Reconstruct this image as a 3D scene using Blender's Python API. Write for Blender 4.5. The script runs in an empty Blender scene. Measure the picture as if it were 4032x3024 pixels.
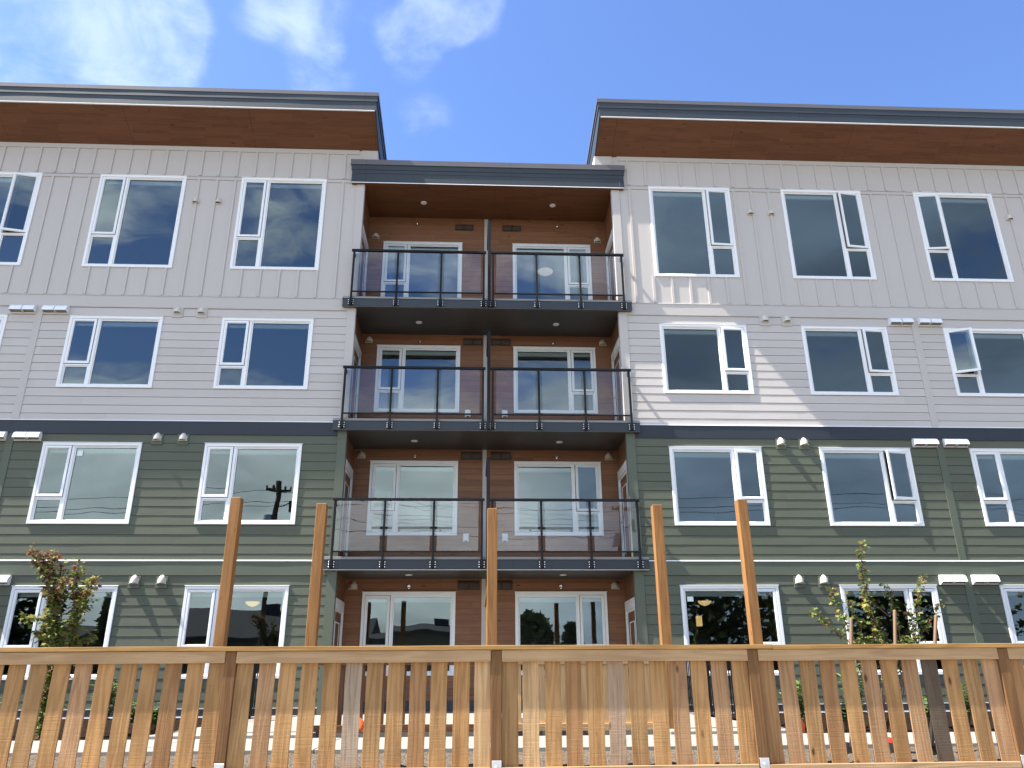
import bpy, bmesh, math, random
from mathutils import Vector, Matrix

sc = bpy.context.scene
COL = sc.collection

# ------------------------------------------------------------------ camera
CAM_POS = Vector((0.0, -16.85, 0.0))
YAW, PITCH, ROLL = math.radians(2.74654), math.radians(20.84456), math.radians(-0.36524)
_f = Vector((math.sin(YAW)*math.cos(PITCH), math.cos(YAW)*math.cos(PITCH), math.sin(PITCH)))
_r0 = Vector((math.cos(YAW), -math.sin(YAW), 0))
_u0 = _r0.cross(_f)
_r = math.cos(ROLL)*_r0 + math.sin(ROLL)*_u0
_u = -math.sin(ROLL)*_r0 + math.cos(ROLL)*_u0
cam_d = bpy.data.cameras.new('camera')
cam_d.sensor_width = 36.0
cam_d.lens = 3085.4/4032*36.0
cam_d.clip_start = 0.05
cam_d.clip_end = 3000
cam = bpy.data.objects.new('camera', cam_d)
COL.objects.link(cam)
cam.matrix_world = Matrix(((_r.x, _u.x, -_f.x, CAM_POS.x), (_r.y, _u.y, -_f.y, CAM_POS.y),
                           (_r.z, _u.z, -_f.z, CAM_POS.z), (0, 0, 0, 1)))
sc.camera = cam

# ------------------------------------------------------------------ render settings
sc.view_settings.view_transform = 'Standard'
sc.view_settings.look = 'None'
sc.view_settings.exposure = 1.68
sc.view_settings.gamma = 1
sc.view_settings.use_curve_mapping = False
sc.cycles.use_denoising = True
sc.cycles.max_bounces = 8
sc.cycles.diffuse_bounces = 4
sc.cycles.glossy_bounces = 4
sc.cycles.transmission_bounces = 6
sc.cycles.transparent_max_bounces = 16
sc.cycles.caustics_reflective = False
sc.cycles.caustics_refractive = False
sc.cycles.sample_clamp_indirect = 6

# ------------------------------------------------------------------ node helpers
def N(nt, t, **kw):
    n = nt.nodes.new(t)
    for k, v in kw.items():
        setattr(n, k, v)
    return n

def setin(nt, node, i, v):
    if v is None:
        return
    if isinstance(v, bpy.types.NodeSocket):
        nt.links.new(v, node.inputs[i])
    else:
        node.inputs[i].default_value = v

def math_(nt, op, a, b=None, c=None, clamp=False):
    n = N(nt, 'ShaderNodeMath', operation=op)
    n.use_clamp = clamp
    setin(nt, n, 0, a); setin(nt, n, 1, b); setin(nt, n, 2, c)
    return n.outputs[0]

def vmath(nt, op, a, b=None):
    n = N(nt, 'ShaderNodeVectorMath', operation=op)
    setin(nt, n, 0, a); setin(nt, n, 1, b)
    return n.outputs['Value'] if op in ('DOT_PRODUCT', 'LENGTH') else n.outputs[0]

def maprange(nt, v, a, b, c=0.0, d=1.0, smooth=False):
    n = N(nt, 'ShaderNodeMapRange')
    n.interpolation_type = 'SMOOTHSTEP' if smooth else 'LINEAR'
    n.clamp = True
    setin(nt, n, 0, v)
    n.inputs[1].default_value = a; n.inputs[2].default_value = b
    n.inputs[3].default_value = c; n.inputs[4].default_value = d
    return n.outputs[0]

def noise(nt, vec, scale, detail=3, rough=0.5, dist=0.0):
    n = N(nt, 'ShaderNodeTexNoise')
    setin(nt, n, 'Vector', vec)
    n.inputs['Scale'].default_value = scale
    n.inputs['Detail'].default_value = detail
    n.inputs['Roughness'].default_value = rough
    n.inputs['Distortion'].default_value = dist
    return n.outputs[0]

def mixc(nt, f, a, b, blend='MIX'):
    n = N(nt, 'ShaderNodeMix', data_type='RGBA', blend_type=blend)
    setin(nt, n, 0, f)
    setin(nt, n, 6, a if isinstance(a, bpy.types.NodeSocket) else (*a, 1) if len(a) == 3 else a)
    setin(nt, n, 7, b if isinstance(b, bpy.types.NodeSocket) else (*b, 1) if len(b) == 3 else b)
    return n.outputs[2]

def scalevec(nt, vec, s):
    n = N(nt, 'ShaderNodeMapping')
    setin(nt, n, 0, vec)
    n.inputs['Scale'].default_value = s
    return n.outputs[0]

# ------------------------------------------------------------------ world: sky with clouds
SUN_DIR = Vector((-0.643, -0.108, 1.0)).normalized()
w = bpy.data.worlds.new("World")
sc.world = w
w.use_nodes = True
nt = w.node_tree
nt.nodes.clear()
sky = N(nt, 'ShaderNodeTexSky', sky_type='NISHITA')
sky.sun_disc = False
sky.sun_elevation = math.asin(SUN_DIR.z)
sky.sun_rotation = math.atan2(SUN_DIR.x, SUN_DIR.y) % (2*math.pi)
sky.altitude = 0; sky.air_density = 1.0; sky.dust_density = 0.6; sky.ozone_density = 1.6
tc = N(nt, 'ShaderNodeTexCoord')
D = tc.outputs['Generated']
sep = N(nt, 'ShaderNodeSeparateXYZ'); nt.links.new(D, sep.inputs[0])
dx, dy, dz = sep.outputs
skyc = mixc(nt, 1.0, sky.outputs[0], (0.90, 1.06, 1.40), 'MULTIPLY')
# cloud deck: direction projected on a plane overhead, so clouds flatten toward the horizon
den = math_(nt, 'ADD', math_(nt, 'MAXIMUM', dz, 0.0), 0.22)
cmb = N(nt, 'ShaderNodeCombineXYZ')
setin(nt, cmb, 0, math_(nt, 'DIVIDE', dx, den)); setin(nt, cmb, 1, math_(nt, 'DIVIDE', dy, den)); cmb.inputs[2].default_value = 3.7
P = cmb.outputs[0]
n1 = noise(nt, P, 2.3, 9, 0.56, 0.5)
n2 = noise(nt, scalevec(nt, P, (1.0, 1.6, 1.0)), 6.5, 9, 0.62, 0.9)
nn = math_(nt, 'ADD', math_(nt, 'MULTIPLY', n1, 0.6), math_(nt, 'MULTIPLY', n2, 0.4))
def blob(d, cin, cout, s):
    dd = Vector(d).normalized()
    return math_(nt, 'MULTIPLY', maprange(nt, vmath(nt, 'DOT_PRODUCT', D, tuple(dd)), cout, cin, 0, 1, True), s)
blobs = [((-0.461, 0.631, 0.624), 1.0, 0.99307, 0.70),
         ((-0.440, 0.659, 0.610), 1.0, 0.99413, 0.78),
         ((-0.412, 0.682, 0.605), 1.0, 0.99679, 0.66),
         ((-0.415, 0.642, 0.644), 1.0, 0.99716, 0.35),
         ((-0.348, 0.651, 0.675), 1.0, 0.99750, 1.00),
         ((-0.332, 0.672, 0.662), 1.0, 0.99840, 1.00),
         ((-0.347, 0.692, 0.633), 1.0, 0.99840, 0.90),
         ((-0.218, 0.679, 0.700), 1.0, 0.99866, 0.50),
         ((-0.180, 0.691, 0.700), 1.0, 0.99840, 0.56),
         ((-0.251, 0.681, 0.688), 1.0, 0.99929, 0.40),
         ((-0.015, 0.685, 0.728), 1.0, 0.99827, 1.00),
         ((-0.050, 0.699, 0.714), 1.0, 0.99853, 1.00),
         ((-0.082, 0.714, 0.695), 1.0, 0.99866, 0.80),
         ((-0.105, 0.697, 0.709), 1.0, 0.99900, 0.50),
         ((-0.186, 0.731, 0.657), 1.0, 0.99812, 0.48),
         ((-0.065, 0.777, 0.626), 1.0, 0.99866, 0.40),
         ((-0.427, 0.608, 0.669), 1.0, 0.99002, 0.80),
         ((-0.031, 0.669, 0.742), 1.0, 0.99750, 0.80)]
front = None
for q in blobs:
    front = blob(*q) if front is None else math_(nt, 'ADD', front, blob(*q))
front = math_(nt, 'MINIMUM', front, 1.0)
wisp_n = noise(nt, scalevec(nt, P, (1.0, 1.1, 1.0)), 6.0, 13, 0.58, 0.35)
wisp_b = noise(nt, P, 3.4, 6, 0.55, 0.6)
wz = math_(nt, 'ADD', math_(nt, 'MULTIPLY', wisp_n, 0.6), math_(nt, 'MULTIPLY', wisp_b, 0.4))
wz = math_(nt, 'MULTIPLY_ADD', math_(nt, 'SUBTRACT', wz, 0.5), 2.6, math_(nt, 'MULTIPLY_ADD', front, 0.36, 0.5))
front = math_(nt, 'MULTIPLY', maprange(nt, wz, 0.56, 1.20, 0, 1, True), maprange(nt, front, 0.02, 0.55, 0, 1, True))
# bank of cloud behind the viewer: bright and low on one side, grey on the other
back = maprange(nt, dy, 0.10, -0.30, 0, 1, True)
right = maprange(nt, dx, 0.02, 0.26, 0, 1, True)
cov = math_(nt, 'ADD', maprange(nt, dz, 0.37, 0.26, 0.0, 0.40, True), math_(nt, 'MULTIPLY', right, maprange(nt, dz, 0.72, 0.45, 0.0, 0.24, True)))
cov = math_(nt, 'ADD', cov, math_(nt, 'MULTIPLY', maprange(nt, dz, 0.42, 0.50, 0.0, 0.13, True), 1.0))
cov = math_(nt, 'ADD', math_(nt, 'MULTIPLY', cov, back), maprange(nt, dz, 0.78, 0.93, 0, 0.14, True))  # last term: unseen overhead cloud, added for ambient light
bk = maprange(nt, math_(nt, 'ADD', nn, cov), 0.56, 0.78, 0, 0.94, True)
bk = math_(nt, 'MULTIPLY', bk, math_(nt, 'MAXIMUM', back, maprange(nt, dz, 0.78, 0.93, 0, 1, True)))
shade = maprange(nt, noise(nt, P, 3.1, 6, 0.55, 0.3), 0.30, 0.70, 0.60, 1.10)
shade = math_(nt, 'MULTIPLY', shade, math_(nt, 'SUBTRACT', 1.0, math_(nt, 'MULTIPLY', math_(nt, 'MULTIPLY', right, back), 0.52)))
def tone(k, r, g_, b_):
    c = N(nt, 'ShaderNodeCombineXYZ')
    for i, q in enumerate((r, g_, b_)): setin(nt, c, i, math_(nt, 'MULTIPLY', k, q))
    return c.outputs[0]
shade = math_(nt, 'MULTIPLY', shade, maprange(nt, dz, 0.41, 0.27, 1.0, 1.8, True))
shade = math_(nt, 'MULTIPLY', shade, math_(nt, 'ADD', 1.0, math_(nt, 'MULTIPLY', maprange(nt, dz, 0.43, 0.49, 0.0, 0.75, True), maprange(nt, dy, 0.0, -0.3))))
cloudc = mixc(nt, math_(nt, 'MULTIPLY', right, back), tone(shade, 7.0, 7.8, 8.0), tone(shade, 4.9, 6.5, 8.9))
allc = mixc(nt, bk, skyc, cloudc)
allc = mixc(nt, math_(nt, 'MULTIPLY', front, 0.66), allc, (4.4, 5.2, 6.0))
bg = N(nt, 'ShaderNodeBackground')
nt.links.new(allc, bg.inputs[0]); bg.inputs[1].default_value = 0.070
wo = N(nt, 'ShaderNodeOutputWorld'); nt.links.new(bg.outputs[0], wo.inputs[0])

# ------------------------------------------------------------------ sun
sl = bpy.data.lights.new('sun', 'SUN')
sl.energy = 5.0
sl.angle = math.radians(0.53)
sl.color = (1.0, 0.94, 0.85)
so = bpy.data.objects.new('sun', sl)
COL.objects.link(so)
so.location = SUN_DIR*60
so.rotation_euler = SUN_DIR.to_track_quat('Z', 'Y').to_euler()

# ------------------------------------------------------------------ materials
def mat(name):
    m = bpy.data.materials.new(name)
    m.use_nodes = True
    nt = m.node_tree
    b = nt.nodes['Principled BSDF']
    return m, nt, b

def objcoord(nt, rnd=False):
    tc = N(nt, 'ShaderNodeTexCoord')
    v = tc.outputs['Object']
    if rnd:
        oi = N(nt, 'ShaderNodeObjectInfo')
        k = math_(nt, 'MULTIPLY', oi.outputs['Random'], 37.0)
        v = vmath_add(nt, v, k)
    return v

def vmath_add(nt, v, k):
    c = N(nt, 'ShaderNodeCombineXYZ')
    for i in range(3):
        nt.links.new(k, c.inputs[i])
    n = N(nt, 'ShaderNodeVectorMath', operation='ADD')
    nt.links.new(v, n.inputs[0]); nt.links.new(c.outputs[0], n.inputs[1])
    return n.outputs[0]

def bump(nt, b, h, strength, dist):
    n = N(nt, 'ShaderNodeBump')
    n.inputs['Strength'].default_value = strength
    n.inputs['Distance'].default_value = dist
    nt.links.new(h, n.inputs['Height'])
    nt.links.new(n.outputs[0], b.inputs['Normal'])

def paint(name, col, rough=0.55, var=0.06, grain=(1.2, 1.2, 1.2), gscale=6, bstr=0.0, bdist=0.002, spec=0.3, metal=0.0):
    m, nt, b = mat(name)
    v = objcoord(nt)
    n = noise(nt, v, 0.55, 4, 0.6)
    n2 = noise(nt, scalevec(nt, v, grain), gscale, 4, 0.6)
    k = math_(nt, 'ADD', math_(nt, 'MULTIPLY', n, var*2), math_(nt, 'MULTIPLY', n2, var*1.6))
    k = math_(nt, 'ADD', k, 1.0 - var*1.8)
    if name in ('grey_siding_paint', 'green_siding_paint'):
        sp = N(nt, 'ShaderNodeSeparateXYZ'); nt.links.new(v, sp.inputs[0])
        ref = 0.023 if name[1] == 'r' and name[2] == 'e' and 'grey' in name else 0.152
        row = math_(nt, 'FLOOR', math_(nt, 'DIVIDE', math_(nt, 'SUBTRACT', sp.outputs[2], ref), 0.2))
        r1 = N(nt, 'ShaderNodeTexWhiteNoise', noise_dimensions='1D'); nt.links.new(row, r1.inputs['W'])
        seg = math_(nt, 'FLOOR', math_(nt, 'ADD', math_(nt, 'DIVIDE', sp.outputs[0], 3.66), math_(nt, 'MULTIPLY', r1.outputs['Value'], 5.0)))
        cv = N(nt, 'ShaderNodeCombineXYZ'); nt.links.new(row, cv.inputs[0]); nt.links.new(seg, cv.inputs[1])
        r2 = N(nt, 'ShaderNodeTexWhiteNoise', noise_dimensions='2D'); nt.links.new(cv.outputs[0], r2.inputs['Vector'])
        k = math_(nt, 'ADD', k, maprange(nt, r2.outputs['Value'], 0, 1, -0.045, 0.045))
    if name in ('slate_fascia_paint', 'slate_trim_paint', 'grey_cap_metal'):
        sp = N(nt, 'ShaderNodeSeparateXYZ'); nt.links.new(v, sp.inputs[0])
        fj = math_(nt, 'FRACT', math_(nt, 'DIVIDE', math_(nt, 'ADD', sp.outputs[0], 90.7), 3.66))
        k = math_(nt, 'MULTIPLY', k, maprange(nt, fj, 0.0014, 0.0026, 0.35, 1.0))
    c = N(nt, 'ShaderNodeVectorMath', operation='SCALE')
    c.inputs[0].default_value = col
    nt.links.new(k, c.inputs['Scale'])
    nt.links.new(c.outputs[0], b.inputs['Base Color'])
    b.inputs['Roughness'].default_value = rough
    b.inputs['Specular IOR Level'].default_value = spec
    b.inputs['Metallic'].default_value = metal
    if bstr:
        bump(nt, b, n2, bstr, bdist)
    return m

SID = (1.5, 10, 22)
m_grey = paint('grey_siding_paint', (0.500, 0.458, 0.428), 0.6, 0.05, SID, 5, 0.25, 0.002)
m_greypanel = paint('grey_panel_paint', (0.500, 0.458, 0.428), 0.6, 0.035, (3, 3, 1), 5, 0.2, 0.002)
m_green = paint('green_siding_paint', (0.098, 0.107, 0.075), 0.6, 0.09, SID, 5, 0.35, 0.0025)
m_greentrim = paint('green_trim_paint', (0.103, 0.116, 0.084), 0.6, 0.07, (3, 3, 3), 14, 0.35, 0.002)
m_greytrim = paint('grey_trim_paint', (0.490, 0.450, 0.421), 0.6, 0.04, (3, 3, 3), 12, 0.2, 0.0015)
m_slate = paint('slate_trim_paint', (0.027, 0.032, 0.042), 0.55, 0.08, (2, 6, 8), 6, 0.3, 0.002, 0.35)
m_fascia = paint('slate_fascia_paint', (0.030, 0.037, 0.045), 0.5, 0.10, (2, 6, 8), 6, 0.3, 0.002, 0.4)
m_cap = paint('grey_cap_metal', (0.115, 0.105, 0.110), 0.35, 0.08, (1, 1, 1), 1.5, 0.0, 0.0, 0.5)
m_black = paint('black_rail_metal', (0.0065, 0.0072, 0.0095), 0.5, 0.05, (1, 1, 1), 4, 0, 0, 0.2)
m_white = paint('white_vinyl', (0.80, 0.80, 0.80), 0.35, 0.02, (1, 1, 1), 3, 0, 0, 0.4)
m_doorw = paint('door_white_paint', (0.72, 0.71, 0.69), 0.45, 0.03, (1, 1, 1), 3, 0, 0, 0.4)
m_flash = paint('white_flashing_metal', (0.84, 0.85, 0.86), 0.35, 0.03, (1, 1, 1), 3, 0, 0, 0.5)
m_beige = paint('beige_plastic', (0.60, 0.545, 0.47), 0.5, 0.03, (1, 1, 1), 9, 0, 0, 0.35)
m_beigedk = paint('dark_beige_plastic', (0.30, 0.26, 0.22), 0.6, 0.03)
m_brownvent = paint('brown_plastic', (0.050, 0.030, 0.020), 0.45, 0.05, (1, 1, 1), 9, 0, 0, 0.4)
m_dark = paint('dark_gap', (0.012, 0.012, 0.014), 0.8, 0.02)
m_gasket = paint('black_gasket', (0.02, 0.02, 0.022), 0.6, 0.02)
m_deckgrey = paint('grey_membrane', (0.27, 0.26, 0.25), 0.65, 0.10, (1, 1, 1), 8)
m_base = paint('dark_base_paint', (0.070, 0.066, 0.070), 0.6, 0.08, (1, 1, 1), 8)
m_interior = paint('interior_paint', (0.42, 0.41, 0.39), 0.8, 0.03)
m_blind = paint('white_blind', (0.80, 0.80, 0.77), 0.7, 0.02)
m_stick = paint('pale_sticker', (0.75, 0.82, 0.80), 0.6, 0.02)
m_fan = paint('dark_fan_metal', (0.03, 0.03, 0.032), 0.4, 0.03)
m_chrome = paint('chrome_metal', (0.78, 0.78, 0.78), 0.18, 0.02, metal=1.0)
m_galv = paint('galvanised_metal', (0.62, 0.63, 0.66), 0.42, 0.12, (1, 1, 1), 25, 0, 0, 0.5, 0.75)
m_steel = paint('black_blade_steel', (0.02, 0.019, 0.018), 0.45, 0.15, (1, 1, 1), 12, 0.1, 0.002)
m_red = paint('red_paint', (0.45, 0.03, 0.025), 0.5, 0.05)
m_handle = paint('ash_handle_wood', (0.165, 0.098, 0.052), 0.6, 0.18, (20, 20, 2), 4, 0.1, 0.001)
m_orange = paint('orange_flag_vinyl', (0.85, 0.135, 0.03), 0.5, 0.03)
m_ink = paint('dark_red_ink', (0.10, 0.012, 0.008), 0.6, 0.02)
m_wire = paint('wire_metal', (0.25, 0.25, 0.25), 0.4, 0.02)
m_pole = paint('utility_pole_wood', (0.075, 0.055, 0.04), 0.85, 0.15, (8, 8, 1), 3)
m_roofsh = paint('asphalt_shingle', (0.05, 0.05, 0.055), 0.9, 0.2, (4, 4, 4), 8)
m_hwall = paint('house_wall_paint', (0.12, 0.13, 0.11), 0.8, 0.08)
m_pave = paint('pale_paving', (0.30, 0.28, 0.24), 0.85, 0.08, (1, 1, 1), 12)  # unseen sidewalk, made paler to bounce light onto fence and soffits
m_frontground = paint('dry_grass_ground', (0.16, 0.135, 0.095), 0.95, 0.15, (1, 1, 1), 8)  # unseen ground in front of the fence, lightened for bounce light
m_asph = paint('asphalt', (0.10, 0.10, 0.10), 0.9, 0.15, (1, 1, 1), 40, 0.3, 0.004)  # unseen street, also lightened for bounce light

def emis(name, col, s):
    m, nt, b = mat(name)
    b.inputs['Base Color'].default_value = (*col, 1)
    b.inputs['Emission Color'].default_value = (*col, 1)
    b.inputs['Emission Strength'].default_value = s
    return m
m_lampglow = emis('lamp_glow', (0.85, 0.55, 0.20), 0.30)
m_lampwhite = emis('lamp_white_glow', (0.85, 0.66, 0.56), 0.16)

def concrete():
    m, nt, b = mat('concrete')
    v = objcoord(nt)
    n = noise(nt, v, 1.3, 6, 0.65); n2 = noise(nt, v, 45, 3, 0.6)
    c = mixc(nt, n, (0.195, 0.187, 0.165), (0.25, 0.24, 0.214))
    c = mixc(nt, math_(nt, 'MULTIPLY', n2, 0.25), c, (0.20, 0.19, 0.17))
    nt.links.new(c, b.inputs['Base Color'])
    b.inputs['Roughness'].default_value = 0.8
    bump(nt, b, n2, 0.2, 0.003)
    return m
m_conc = concrete()

def soil(name, c0, c1, c2):
    m, nt, b = mat(name)
    v = objcoord(nt)
    n = noise(nt, v, 3.0, 8, 0.7); n2 = noise(nt, v, 26, 6, 0.7, 0.5)
    vo = N(nt, 'ShaderNodeTexVoronoi'); nt.links.new(v, vo.inputs['Vector']); vo.inputs['Scale'].default_value = 38
    c = mixc(nt, maprange(nt, n, 0.3, 0.7), c0, c1)
    c = mixc(nt, maprange(nt, n2, 0.5, 0.75), c, c2)
    c = mixc(nt, maprange(nt, vo.outputs['Distance'], 0.10, 0.05), c, tuple(min(1, q*1.6) for q in c1))
    nt.links.new(c, b.inputs['Base Color'])
    b.inputs['Roughness'].default_value = 0.95
    b.inputs['Specular IOR Level'].default_value = 0.05
    h = math_(nt, 'ADD', n2, math_(nt, 'MULTIPLY', vo.outputs['Distance'], 0.5))
    bump(nt, b, h, 0.9, 0.03)
    return m
m_soil = soil('dry_soil', (0.105, 0.083, 0.064), (0.16, 0.131, 0.102), (0.045, 0.036, 0.028))
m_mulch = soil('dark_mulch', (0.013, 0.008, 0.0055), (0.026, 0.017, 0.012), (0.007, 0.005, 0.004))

def plank_wood(name, c0, c1, plank, axis, lap_groove, lap_off=0.0, pl=1.2, bright=1.0):
    """wood print siding / soffit: planks run along x; axis = the coordinate across the planks (1 = y, 2 = z)"""
    m, nt, b = mat(name)
    v = objcoord(nt)
    sp = N(nt, 'ShaderNodeSeparateXYZ'); nt.links.new(v, sp.inputs[0])
    x, a = sp.outputs[0], sp.outputs[axis]
    if axis == 0:
        x, a = sp.outputs[1], sp.outputs[0]
    if name == 'side_wood':
        x, a = sp.outputs[1], sp.outputs[2]
    row = math_(nt, 'FLOOR', math_(nt, 'DIVIDE', math_(nt, 'ADD', a, 50.0 - lap_off), plank))
    wn = N(nt, 'ShaderNodeTexWhiteNoise', noise_dimensions='1D'); nt.links.new(row, wn.inputs['W'])
    xs = math_(nt, 'ADD', math_(nt, 'DIVIDE', x, pl), math_(nt, 'MULTIPLY', wn.outputs['Value'], 7.0))
    colid = math_(nt, 'FLOOR', xs)
    cv = N(nt, 'ShaderNodeCombineXYZ'); nt.links.new(row, cv.inputs[0]); nt.links.new(colid, cv.inputs[1])
    wn2 = N(nt, 'ShaderNodeTexWhiteNoise', noise_dimensions='2D'); nt.links.new(cv.outputs[0], wn2.inputs['Vector'])
    sh = math_(nt, 'MULTIPLY', wn2.outputs['Value'], 19.0)
    g = N(nt, 'ShaderNodeCombineXYZ')
    setin(nt, g, 0, math_(nt, 'ADD', math_(nt, 'MULTIPLY', x, 1.6), sh)); setin(nt, g, 1, math_(nt, 'MULTIPLY', a, 26.0)); setin(nt, g, 2, sh)
    gr = noise(nt, g.outputs[0], 1.4, 6, 0.62, 0.7)
    k = math_(nt, 'ADD', math_(nt, 'MULTIPLY', maprange(nt, gr, 0.28, 0.72), 0.62), math_(nt, 'MULTIPLY', wn2.outputs['Value'], 0.38))
    c = mixc(nt, k, c0, c1)
    # knots
    kv = N(nt, 'ShaderNodeCombineXYZ')
    setin(nt, kv, 0, math_(nt, 'MULTIPLY', x, 1.5)); setin(nt, kv, 1, math_(nt, 'MULTIPLY', a, 5.0))
    vo = N(nt, 'ShaderNodeTexVoronoi'); nt.links.new(kv.outputs[0], vo.inputs['Vector']); vo.inputs['Scale'].default_value = 0.9
    c = mixc(nt, maprange(nt, vo.outputs['Distance'], 0.10, 0.03), c, tuple(q*0.45 for q in c0))
    if name == 'soffit_wood':
        fj = math_(nt, 'FRACT', math_(nt, 'DIVIDE', math_(nt, 'ADD', x, 91.1), 3.05))
        c = mixc(nt, math_(nt, 'MULTIPLY', maprange(nt, fj, 0.0036, 0.0020), 0.7), c, tuple(q*0.2 for q in c0))
    if lap_groove:
        fr = math_(nt, 'FRACT', math_(nt, 'DIVIDE', math_(nt, 'ADD', a, 50.0 - lap_off), plank))
        edge = math_(nt, 'MAXIMUM', maprange(nt, fr, 0.05, 0.0), maprange(nt, fr, 0.97, 1.0))
        c = mixc(nt, math_(nt, 'MULTIPLY', edge, 0.75), c, tuple(q*0.25 for q in c0))
        bump(nt, b, math_(nt, 'SUBTRACT', 1.0, edge), 0.5, 0.006)
    nt.links.new(c, b.inputs['Base Color'])
    b.inputs['Roughness'].default_value = 0.5
    b.inputs['Specular IOR Level'].default_value = 0.3
    return m
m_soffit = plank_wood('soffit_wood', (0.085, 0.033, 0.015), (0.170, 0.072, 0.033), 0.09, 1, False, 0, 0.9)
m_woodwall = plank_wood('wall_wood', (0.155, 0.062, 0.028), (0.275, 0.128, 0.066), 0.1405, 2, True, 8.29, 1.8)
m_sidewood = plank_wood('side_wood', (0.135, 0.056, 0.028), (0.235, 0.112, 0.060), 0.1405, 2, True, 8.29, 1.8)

def ribbed():
    m, nt, b = mat('ribbed_dark_metal')
    v = objcoord(nt)
    wv = N(nt, 'ShaderNodeTexWave', wave_type='BANDS', bands_direction='Y', wave_profile='SAW')
    nt.links.new(v, wv.inputs['Vector']); wv.inputs['Scale'].default_value = 2.6; wv.inputs['Distortion'].default_value = 0
    c = mixc(nt, maprange(nt, wv.outputs['Fac'], 0.0, 0.22), (0.022, 0.022, 0.022), (0.060, 0.058, 0.055))
    n = noise(nt, v, 1.1, 3)
    c = mixc(nt, math_(nt, 'MULTIPLY', n, 0.4), c, (0.035, 0.034, 0.033))
    nt.links.new(c, b.inputs['Base Color'])
    b.inputs['Roughness'].default_value = 0.45
    bump(nt, b, wv.outputs['Fac'], 0.5, 0.008)
    return m
m_ribbed = ribbed()

def cedar(name, dark, light, axis, tint=False, saw=0.0, rough=0.75):
    """rough cedar; axis = direction of the grain"""
    m, nt, b = mat(name)
    v = objcoord(nt, True)
    s = [9.0, 9.0, 9.0]; s[axis] = 0.55
    sv = scalevec(nt, v, s)
    n = noise(nt, sv, 1.0, 2, 0.45, 0.4)
    rings = math_(nt, 'SINE', math_(nt, 'MULTIPLY', n, 40.0))
    rings = maprange(nt, rings, -1, 1)
    s2 = [120.0, 120.0, 120.0]; s2[axis] = 3.0
    fib = noise(nt, scalevec(nt, v, s2), 1.0, 4, 0.6)
    blot = noise(nt, scalevec(nt, v, [2.5 if i != axis else 1.1 for i in range(3)]), 1.0, 4, 0.6)
    k = math_(nt, 'ADD', math_(nt, 'MULTIPLY', rings, 0.32), math_(nt, 'MULTIPLY', maprange(nt, fib, 0.25, 0.75), 0.28))
    k = math_(nt, 'ADD', k, math_(nt, 'MULTIPLY', maprange(nt, blot, 0.30, 0.70), 0.46), None, True)
    if tint:
        oi = N(nt, 'ShaderNodeObjectInfo')
        base = oi.outputs['Color']
        dk = mixc(nt, 1.0, base, (0.50, 0.43, 0.36), 'MULTIPLY')
        lt = mixc(nt, 1.0, base, (1.22, 1.19, 1.12), 'MULTIPLY')
        c = mixc(nt, k, dk, lt)
        kc = mixc(nt, 1.0, base, (0.22, 0.16, 0.12), 'MULTIPLY')
    else:
        c = mixc(nt, k, dark, light)
        kc = tuple(q*0.35 for q in dark)
    ks = [6.5, 6.5, 6.5]; ks[axis] = 2.6
    vo = N(nt, 'ShaderNodeTexVoronoi'); nt.links.new(scalevec(nt, v, ks), vo.inputs['Vector']); vo.inputs['Scale'].default_value = 1.0
    kn = maprange(nt, vo.outputs['Distance'], 0.125, 0.05)
    wnk = N(nt, 'ShaderNodeSeparateColor'); nt.links.new(vo.outputs['Color'], wnk.inputs[0])
    kn = math_(nt, 'MULTIPLY', kn, maprange(nt, wnk.outputs[0], 0.42, 0.52))
    c = mixc(nt, kn, c, kc)
    nt.links.new(c, b.inputs['Base Color'])
    b.inputs['Roughness'].default_value = rough
    b.inputs['Specular IOR Level'].default_value = 0.2
    h = math_(nt, 'ADD', math_(nt, 'MULTIPLY', rings, 0.35), fib)
    if saw:
        ss = [4.0, 4.0, 4.0]; ss[axis] = 95.0
        h = math_(nt, 'ADD', h, math_(nt, 'MULTIPLY', noise(nt, scalevec(nt, v, ss), 1.0, 2), saw))
    bump(nt, b, h, 0.55, 0.004)
    return m
m_picket = cedar('cedar_picket', None, None, 2, True, 0.9)
m_rail = cedar('cedar_rail', (0.27, 0.165, 0.085), (0.47, 0.315, 0.175), 0, False, 0.2)
m_capw = cedar('cedar_cap', (0.20, 0.105, 0.035), (0.40, 0.235, 0.085), 0, False, 0.2)
m_post = cedar('stained_post', (0.10, 0.048, 0.020), (0.215, 0.112, 0.048), 2, False, 0.3)
m_tall = cedar('tall_post_cedar', (0.17, 0.076, 0.026), (0.33, 0.165, 0.060), 2, False, 0.2)
m_stain = cedar('shade_brown_cedar', (0.085, 0.036, 0.018), (0.165, 0.078, 0.040), 2, False, 0.2)  # darker brown: shade on the left patio pickets put into the colour
m_pale = cedar('pale_cedar', (0.36, 0.21, 0.09), (0.58, 0.38, 0.19), 2, False, 0.1)
m_paler = cedar('pale_cedar_rail', (0.34, 0.20, 0.09), (0.55, 0.36, 0.18), 0, False, 0.1)
m_shaderail = cedar('shade_brown_rail', (0.095, 0.042, 0.022), (0.175, 0.085, 0.045), 0, False, 0.1)  # same shade put into the colour of the left patio rails

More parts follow.
